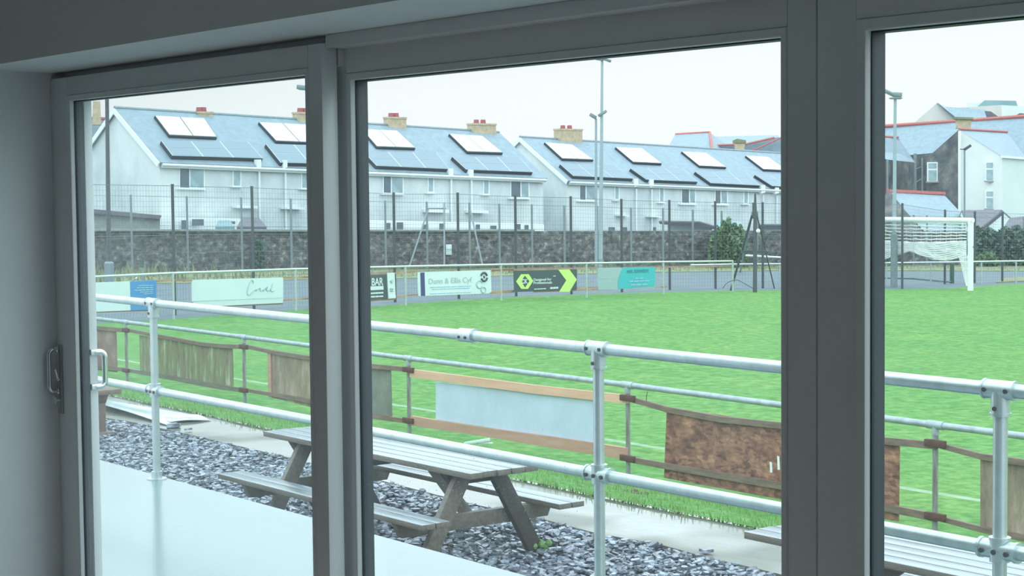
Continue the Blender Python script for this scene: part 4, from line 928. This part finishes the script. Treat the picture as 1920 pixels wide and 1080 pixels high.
T1H, E0A, fqA = terrace('nearer white terraced houses with slate roof and solar panels in the left and middle panes', (299, 303), 82, (1018, 333.5), (224, 206.5), 3.76, True,
    [[(290, 217), (383, 222), (407, 258), (318, 254)], [(485, 229), (573, 233.5), (606, 269), (518, 265)], [(678, 242), (744, 245), (779, 278), (707, 275.5)], [(842, 251), (904, 255), (943, 287), (877, 285)]],
    [[(302, 264), (465, 266), (493, 297), (323, 292)], [(498, 270), (652, 274), (686, 309), (526, 305)], [(681, 285), (818, 286), (843, 317), (706, 311)], [(847.5, 294), (974, 295), (999, 323), (874, 318)]],
    [((338, 314, 382, 351), [356]), ((720, 329, 755, 361), [734]), ((959, 338.5, 991, 369), [977])],
    [(438.5, 318, 450.5, 348), (567, 323, 580, 352), (804, 333, 812, 359), (908, 338, 916, 363)],
    [(340, 412, 354, 431), (360, 412, 383, 424), (420, 416, 441, 420), (721, 418, 732, 431), (738, 417, 756, 432), (787, 421, 803, 430), (822, 419, 832, 430), (890, 421, 900, 430), (914, 423, 931, 430), (960, 420, 976, 432), (982, 422, 991, 430)],
    [(372, 207, 399, M['brick_red']), (560, 208, 592, M['brick_red']), (731, 217, 762, M['brick_red']), (888, 229, 930, M['brick_red'])],
    [(486, 300), (535, 301), (846, 317), (884, 319)], [(444, 385, 483, 390), (535, 388, 572, 392), (802, 392, 842, 398), (882, 394, 916, 399)])
# whitish single storey backs along the foot of the first terrace
t2h, E0B, fqB = terrace('farther white terraced houses with slate roof and solar panels left of the mullion', (1063, 337.5), 104, (1600, 359), (975, 260), 3.9, True,
    [[(1021, 267), (1072, 271), (1113, 300), (1055, 298)], [(1154, 276), (1203, 278), (1241, 307), (1188, 304.5)], [(1278, 284), (1323, 286.5), (1362, 314), (1312, 311.5)], [(1398, 292), (1440, 294.5), (1476, 320), (1432, 318)]],
    [[(1050, 308), (1152, 310), (1187, 335), (1075, 330)], [(1182, 316), (1278, 315), (1308, 341), (1212, 337)], [(1303, 322), (1397, 321), (1425, 348), (1333, 343.5)], [(1415, 328), (1500, 328), (1528, 353), (1448, 349)]],
    [((1088, 347.5, 1117, 374), [1099]), ((1279, 354, 1303, 380), [1293]), ((1342, 356, 1363, 381), [1352])],
    [(1154, 350, 1160, 373), (1238, 353, 1244, 377), (1396, 359, 1402, 380)], [(1142, 426, 1153, 433), (1169, 426, 1176, 433), (1225, 426, 1230, 433)],
    [(1050, 239, 1092, M['brick_red'])], [(1193, 336), (1222, 337), (1431, 348), (1457, 349)], [(1163, 402, 1182, 405), (1220, 405, 1243, 407)], 6.0)
# low rear extensions, sheds and garden walls between the terraces and the stone wall
def lowbuild(name, label, cat, px, dep, thick, mt, capm=None, caph=4, grp=None):
    q = [atd(x, y, dep) for x, y in px]; zb = min(gz(p[1]) for p in q)
    o = MB().prism(q, ray(px[0][0], 540)/F*thick).build('body' if capm else name, mt, None if not capm else None, smooth=False)
    return tag(o, label, cat, grp) if not capm else o
def gable(name, label, cat, R0p, R1p, E0p, E1p, mroof, mwall, base, ridge=None, mgab=None, grp=None, over=.15):
    """house from its ridge and front eave: each (px, py, depth)"""
    r0, r1, e0, e1 = [atd(*p) for p in (R0p, R1p, E0p, E1p)]
    k0 = 2*r0-e0; k0[2] = e0[2]; k1 = 2*r1-e1; k1[2] = e1[2]
    t = thing(name, label, cat, (*((r0+r1)/2)[:2], base), grp)
    b = lambda p: np.array((p[0], p[1], base))
    m = MB(); m.poly([b(e0), b(e1), e1, e0]); m.poly([b(k0), b(k1), k1, k0]); m.build('walls', mwall, t, smooth=False)
    m = MB(); m.poly([b(e0), e0, r0, k0, b(k0)]); m.poly([b(e1), e1, r1, k1, b(k1)]); m.build('gable_wall', mgab or mwall, t, smooth=False)
    th = UPV*.14; m = MB(); m.prism([e0, e1, r1, r0], th); m.prism([k0, k1, r1, r0], th); m.build('roof', mroof, t, smooth=False)
    if ridge: m = MB(); m.tube([r0+th, r1+th], .13, 8); m.build('ridge_tiles', ridge, t)
    return t
def extr(t, name, mt, px, dep, thick=.2, lab=None):
    deps = dep if isinstance(dep, (list, tuple)) else [dep]*len(px)
    q = [atd(x, y, d_) for (x, y), d_ in zip(px, deps)]; cx = sum(p[0] for p in px)/len(px)
    o = MB().prism(q, nrm(ray(cx, 400)*np.array((1, 1, 0)))*thick).build(name, mt, t, smooth=False)
    if lab: o['label'] = lab
    return o
t = thing('garden_wall', 'grey garden wall with sloping green coping below the left gable', 'wall', atd(235, 440, 79.5))
extr(t, 'wall', M['concrete'], [(150, 393), (300, 407), (300, 445), (150, 445)], 80, .3); extr(t, 'coping', M['slate_side'], [(150, 390), (303, 404), (300, 411), (150, 398)], 79.7, .6)
t = thing('rear_extension', 'low white rear extension with dark windows below the first houses', 'extension', atd(370, 440, 80.5))
extr(t, 'wall', M['upvc_far'], [(300, 408), (470, 411), (470, 440), (300, 440)], [80.8, 84, 84, 80.8], 1.2)
for r, d0 in (((340, 413, 353, 430), 81.3), ((360, 411, 382, 423), 81.7), ((420, 415, 441, 420), 83)): extr(t, 'window', M['glass_far'], [(r[0], r[1]), (r[2], r[1]), (r[2], r[3]), (r[0], r[3])], d0, .1)
gable('shed', 'pale pitched shed roof above the stone wall at left', 'shed', (410, 419, 80), (432, 419, 81), (404, 431, 79), (440, 431, 79.6), M['teal_roof'], M['concrete'], -3.4)
gable('shed', 'brown pitched shed roof above the wall beside the left stile', 'shed', (455, 413, 81), (486, 414, 82), (444, 431, 79.6), (500, 431, 80.6), M['slate_side'], M['concrete'], -3.4)
t = thing('rear_extension', 'long low white rear extension with dark windows right of the centre stile', 'extension', atd(840, 440, 90))
extr(t, 'wall', M['upvc_far'], [(676, 413), (1020, 421), (1020, 440), (676, 440)], [88, 96, 96, 88], 1.0)
for x0_, y0_, x1_, y1_ in ((721, 418, 732, 431), (738, 417, 756, 432), (787, 421, 803, 430), (822, 419, 832, 430), (890, 421, 900, 430), (914, 423, 931, 430), (960, 420, 976, 432), (982, 422, 991, 430)):
    xm = (x0_+x1_)/2; dd = 1/((1020-xm)/344/88+(xm-676)/344/96)-.08; extr(t, 'window', M['glass_far'], [(x0_, y0_), (x1_, y0_), (x1_, y1_), (x0_, y1_)], dd, .1)
t = thing('carport', 'dark flat carport roof above the wall near the bush', 'carport', atd(1290, 440, 97))
extr(t, 'roof', M['dark_roof'], [(1235, 415.5), (1312, 416.5), (1340, 425), (1340, 430), (1237, 420)], 97, 3); extr(t, 'wall', M['upvc_far'], [(1252, 421), (1335, 429), (1335, 440), (1252, 440)], 98.5, 1)
gable('shed', 'teal roofed shed behind the bush left of the mullion', 'shed', (1345, 419, 100), (1388, 420, 101), (1340, 432, 98), (1394, 433, 98.5), M['teal_roof'], M['concrete'], -4)
t = thing('flat_shed', 'dark flat roofed shed beside the black mast', 'shed', atd(1440, 440, 98)); extr(t, 'roof', M['dark_roof'], [(1412, 422), (1560, 422), (1560, 429), (1412, 429)], 98, 3); extr(t, 'wall', M['upvc_far'], [(1416, 429), (1556, 429), (1556, 440), (1416, 440)], 98.6, 2)

# house behind at the far left
lh = gable('slate_house', 'slate roofed house with a tall buff chimney at the far left', 'house', (60, 222, 112), (214, 228, 118), (60, 290, 106), (230, 300, 112), M['slate_side'], M['stone_house'], -5, M['brick_red'])
extr(lh, 'chimney', M['brick_buff'], [(174, 190), (188, 190), (190, 234), (173, 234)], 106, .9); extr(lh, 'roof_slope', M['slate_roof'], [(150, 236), (200, 237), (172, 300), (120, 300)], 104, .4)
# hipped roofs behind the second terrace
t = thing('hipped_house', 'hipped slate roof with pink ridge seen behind the second terrace', 'house', atd(1310, 330, 150))
m = MB(); a, b_, c, d_ = atd(1245, 290, 146), atd(1266, 252, 152), atd(1331, 248.5, 152), atd(1340, 290, 146); e_ = atd(1392, 292, 158)
bk_ = [atd(1290, 285, 166)]
m.poly([a, b_, c, d_]); m.poly([d_, c, e_]); m.poly([a, b_, c, e_][::1]); m.build('roof', M['slate_roof'], t, smooth=False)
m = MB(); m.tube([b_, c, atd(1336, 285, 146.2)], .12, 6); m.build('ridge_tiles', M['ridge_red'], t); lo = UPV*6
m = MB()
for p, q in ((a, d_), (d_, e_), (e_, a)): m.poly([p, q, q-lo, p-lo])
m.build('walls', M['pink_render'], t, smooth=False)
t = gable('slate_house', 'slate roof with red ridge and mossy chimney behind the second terrace', 'house', (1340, 259, 165), (1460, 256, 160), (1280, 300, 158), (1470, 295, 152), M['slate_roof'], M['pink_render'], -6)
m = MB(); m.tube([atd(1290, 275, 151), atd(1400, 270, 150.5), atd(1452, 258, 150)], .1, 6); m.build('verge_tiles', M['ridge_red'], t)
extr(t, 'roof_slope', M['slate_roof'], [(1270, 290), (1290, 275), (1400, 270), (1452, 258), (1640, 250), (1640, 310), (1270, 310)], 151, .5)
m = MB(); m.tube([atd(1408, 284, 149.8), atd(1465, 258, 149.8)], .07, 6); m.build('hip_tiles', M['ridge_red'], t)
extr(t, 'chimney', M['brick_buff'], [(1376, 264), (1397, 264), (1396, 282), (1378, 282)], 148, 1.2); extr(t, 'chimney_cap', M['verge'], [(1373, 264), (1382, 260), (1399, 263), (1399, 268), (1374, 268)], 147.9, 1.3)
# ---- right-hand group
GB_ = -9
t = thing('stone_terrace', 'dark stone terrace with slate roof and red ridge in the right pane', 'houses', atd(1760, 440, 140))
extr(t, 'roof', M['slate_roof'], [(1540, 246), (1798, 228), (1960, 216), (1960, 300), (1745, 291), (1700, 296), (1540, 310)], [153, 145, 140, 136, 142, 143, 149], .5)
m = MB(); m.tube([atd(1540, 244, 152.7), atd(1795, 227, 144.8), atd(1960, 215, 139.8)], .15, 6); m.build('ridge_tiles', M['ridge_red'], t)
extr(t, 'rear_wall', M['stone_house'], [(1690, 292), (1748, 287), (1748, 450), (1690, 450)], [143, 142, 142, 143], .5)
for x in (1716, 1729): m = MB(); m.tube([atd(x, 296 if x == 1729 else 288, 142), atd(x, 360, 142)], .12 if x == 1716 else .08, 6); m.build('soil_pipe', M['steel_grey'], t)
m = MB(); m.tube([atd(1716, 318, 142), atd(1729, 312, 142), atd(1729, 335, 142), atd(1717, 342, 142)], .06, 6); m.build('soil_branch', M['steel_grey'], t)
ch = extr(t, 'chimney', M['brick_buff'], [(1791, 221), (1822, 221), (1820, 242), (1792, 240)], 139, 1.6); extr(ch, 'chimney_cap', M['verge'], [(1788, 219), (1825, 220), (1825, 224), (1788, 223)], 138.8, 2)
# left outrigger with brown gable
t = thing('brick_outrigger', 'brown brick gable wing with slate roof at the left of the right pane', 'house wing', atd(1670, 440, 134))
extr(t, 'roof', M['slate_roof'], [(1560, 253), (1684, 257.5), (1699, 285), (1716, 305), (1661, 299), (1600, 262)], [132, 139, 140, 139, 132, 131], .3)
m = MB(); m.tube([atd(1560, 252, 131.8), atd(1684, 257, 138.8)], .09, 6); m.build('ridge_tiles', M['ridge_red'], t)
extr(t, 'gable_wall', M['brick_brown'], [(1560, 300), (1610, 266), (1662, 299), (1662, 450), (1560, 450)], [134, 133, 132, 132, 134], 3)
extr(t, 'side_wall', M['stone_house'], [(1662, 299), (1714, 304), (1714, 450), (1662, 450)], [132.2, 138.8, 138.8, 132.2], .4)
m = MB(); m.tube([atd(1664, 300, 131.8), atd(1664, 370, 131.8)], .1, 6); m.build('downpipe', M['steel_grey'], t)
for r in ((1639, 312, 1652, 341), (1639, 368, 1648, 377)):
    wd = extr(t, 'window', M['upvc_far'], [(r[0], r[1]), (r[2], r[1]), (r[2], r[3]), (r[0], r[3])], 131.6, .15); extr(wd, 'pane', M['glass_pale'], [(r[0]+1.5, r[1]+4), (r[2]-1.5, r[1]+4), (r[2]-1.5, r[3]-2), (r[0]+1.5, r[3]-2)], 131.5, .15)
# shared outrigger: stone half and white half
t = thing('white_gable_house', 'half stone half white gable house at the right edge of the view', 'house', atd(1830, 440, 127))
extr(t, 'stone_half', M['stone_house'], [(1736, 298), (1798, 243), (1798, 450), (1736, 450)], [130.2, 128, 128, 130.2], 4, 'dark stone half of the gable')
extr(t, 'white_half', M['render_cream'], [(1798, 243), (1879, 294), (1879, 450), (1798, 450)], [128, 125.4, 125.4, 128], 4, 'white rendered half of the gable')
extr(t, 'side_wall', M['pale_green'], [(1879, 293), (1960, 300), (1960, 450), (1879, 450)], [125.4, 130, 130, 125.4], .4, 'pale green side wall')
extr(t, 'roof', M['slate_roof'], [(1797, 242), (1889, 248), (1908, 282), (1925, 298), (1879, 293)], [128, 135, 135, 130, 125.3], .2)
m = MB(); m.tube([atd(1798, 241.5, 127.8), atd(1889, 247, 134.8)], .08, 6); m.build('ridge_tiles', M['ridge_red'], t)
m = MB(); m.beam(atd(1879, 294, 125.2), atd(1960, 300, 129.8), .2, .16); m.build('gutter', M['upvc_far'], t, smooth=False)
m = MB(); m.tube([atd(1799, 246, 127.6), atd(1799, 400, 127.6)], .1, 6); m.build('downpipe', M['upvc_far'], t)
for r, dd in (((1739, 304, 1758, 340), 129.4), ((1848, 303, 1866, 339), 126), ((1848, 357, 1866, 391), 126)):
    wd = extr(t, 'window', M['upvc_far'], [(r[0]-1, r[1]), (r[2]+1, r[1]), (r[2]+1, r[3]), (r[0]-1, r[3])], dd, .2); h_ = (r[3]-r[1])
    extr(wd, 'pane', M['glass_pale'], [(r[0]+2, r[1]+2), (r[2]-2, r[1]+2), (r[2]-2, r[1]+h_*.3), (r[0]+2, r[1]+h_*.3)], dd-.06, .15); extr(wd, 'pane', M['glass_pale'], [(r[0]+2, r[1]+h_*.42), (r[2]-2, r[1]+h_*.42), (r[2]-2, r[3]-2), (r[0]+2, r[3]-2)], dd-.06, .15)
    extr(wd, 'sill', M['concrete'], [(r[0]-3, r[3]), (r[2]+3, r[3]), (r[2]+3, r[3]+2.5), (r[0]-3, r[3]+2.5)], dd-.1, .3)
# slate roofed store with red ridge
t = thing('slate_store', 'low slate roofed store with a bright red ridge behind the goal', 'outbuilding', atd(1720, 450, 114))
extr(t, 'roof', M['slate_roof'], [(1668, 359), (1769, 364), (1800, 397), (1806, 436), (1735, 436), (1700, 398)], [118, 121, 118, 115, 112, 114], .3)
m = MB(); m.beam(atd(1666, 357.5, 117.9), atd(1770, 362.5, 120.9), .3, .2); m.build('ridge_tiles', M['ridge_red'], t, smooth=False)
extr(t, 'gable_wall', M['stone_house'], [(1560, 440), (1620, 398), (1668, 358), (1700, 398), (1735, 440)], [117, 117, 117, 114, 112], 2.5)
t = gable('garage', 'small garage with dark roof under the white gable', 'garage', (1803, 398, 116), (1878, 397, 118), (1816, 431, 112), (1846, 431, 112), M['slate_side'], M['render_white'], -5)
m = MB(); m.beam(atd(1842, 429, 111.8), atd(1879, 399, 116), .12, .22); m.build('bargeboard', M['dark_roof'], t, smooth=False)
gable('shed', 'grey shed roof at the right edge above the hedge', 'shed', (1893, 413, 112), (1960, 405, 112), (1880, 433, 110), (1960, 433, 110), M['slate_side'], M['render_white'], -5)
# big buildings on the skyline
t = thing('skyline_building', 'pinkish gable building on the skyline above the red ridge', 'building', atd(1757, 440, 190))
extr(t, 'gable_wall', M['pink_render'], [(1690, 254), (1703, 240), (1757, 193), (1792, 220), (1792, 430), (1690, 430)], 190, 8); extr(t, 'roof', M['slate_roof'], [(1757, 192), (1772, 200), (1848, 206), (1874, 222), (1880, 246), (1800, 246), (1790, 218)], [189.8, 196, 200, 200, 198, 192, 189], .5)
extr(t, 'dormer', M['slate_side'], [(1846, 208), (1858, 209), (1874, 220), (1850, 220)], 188, 1)
t = thing('flat_roof_building', 'pale flat roofed block with rooftop plant at the right skyline', 'building', atd(1880, 440, 215))
extr(t, 'wall', M['pink_render'], [(1772, 203), (1878, 197), (1878, 430), (1772, 430)], [222, 215, 215, 222], 8); extr(t, 'side_wall', M['pale_green'], [(1878, 197), (1980, 203), (1980, 430), (1878, 430)], [215, 225, 225, 215], .5)
extr(t, 'rooftop_plant', M['teal_roof'], [(1832, 200), (1846, 188), (1905, 189), (1908, 199)], 218, 4); extr(t, 'rooftop_screen', M['board_white'], [(1813, 202), (1813, 193), (1840, 192), (1836, 201)], 219, 2); extr(t, 'side_dormer', M['slate_side'], [(1898, 220), (1912, 212), (1930, 214), (1930, 222)], 170, 2)

# ================================================================== SHRUBS
def bush(label, px0, px1, y0, y1, dep, thick, n, mt, shape=1, cat='bush', ls=.12):
    a = atd(px0, y1, dep); c = atd(px1, y1, dep); tz = atd(px0, y0, dep)[2]
    t = thing('hedge' if cat == 'hedge' else 'bush', label, cat, ((a+c)/2)); m = MB(); dv = nrm(ray((px0+px1)/2, 400)*np.array((1, 1, 0)))
    for i in range(n):
        u = random.random(); v = random.random()**.8; w_ = random.random()
        if shape == 1:
            r = math.sqrt(max(0, 1-(2*u-1)**2)); v *= .35+.65*r
        top = 1+.06*math.sin(u*40)+.05*math.sin(u*17)
        p = a+(c-a)*u; p = np.array((p[0], p[1], a[2]+(tz-a[2])*v*top))+dv*thick*w_
        x = nrm(rng.normal(size=3)); y = nrm(np.cross(x, rng.normal(size=3))); s_ = ls*random.uniform(.6, 1.4)
        m.add([p-x*s_, p+y*s_*.55, p+x*s_, p-y*s_*.55], [(0, 1, 2, 3)])
    m.build('foliage', mt, t, smooth=False)
    m = MB()
    for k in range(3):
        b0 = a+(c-a)*(.3+.2*k)+dv*thick*.5; m.tube([(b0[0], b0[1], gz(b0[1])), (b0[0]+.1, b0[1], (a[2]+tz)/2)], [.06, .03], 6)
    m.build('stem', M['wood_dark'], t)
bush('bright green bush growing over the end of the stone wall', 1330, 1402, 418, 504, wall_depth(1365)-2.8, 2.2, 9000, M['leaf'], 1, ls=.10)
bush('dark hedge right of the goal below the white house', 1822, 1990, 431, 498, wall_depth(1900)-2.2, 1.6, 6500, M['leaf_dark'], 0, 'hedge')
bush('light green shrub against the wall behind the goal net', 1628, 1668, 424, 500, wall_depth(1650)-1.5, 1.0, 900, M['leaf'], 1)
bush('ivy patch growing up the stone wall left of the centre stile', 478, 497, 452, 507, wall_depth(487)-.75, .5, 600, M['leaf_dark'], 0, ls=.1)
bush('yellow green weed clump beside the right goalpost', 1830, 1870, 474, 503, wall_depth(1850)-3.0, .6, 500, M['leaf'], 1)
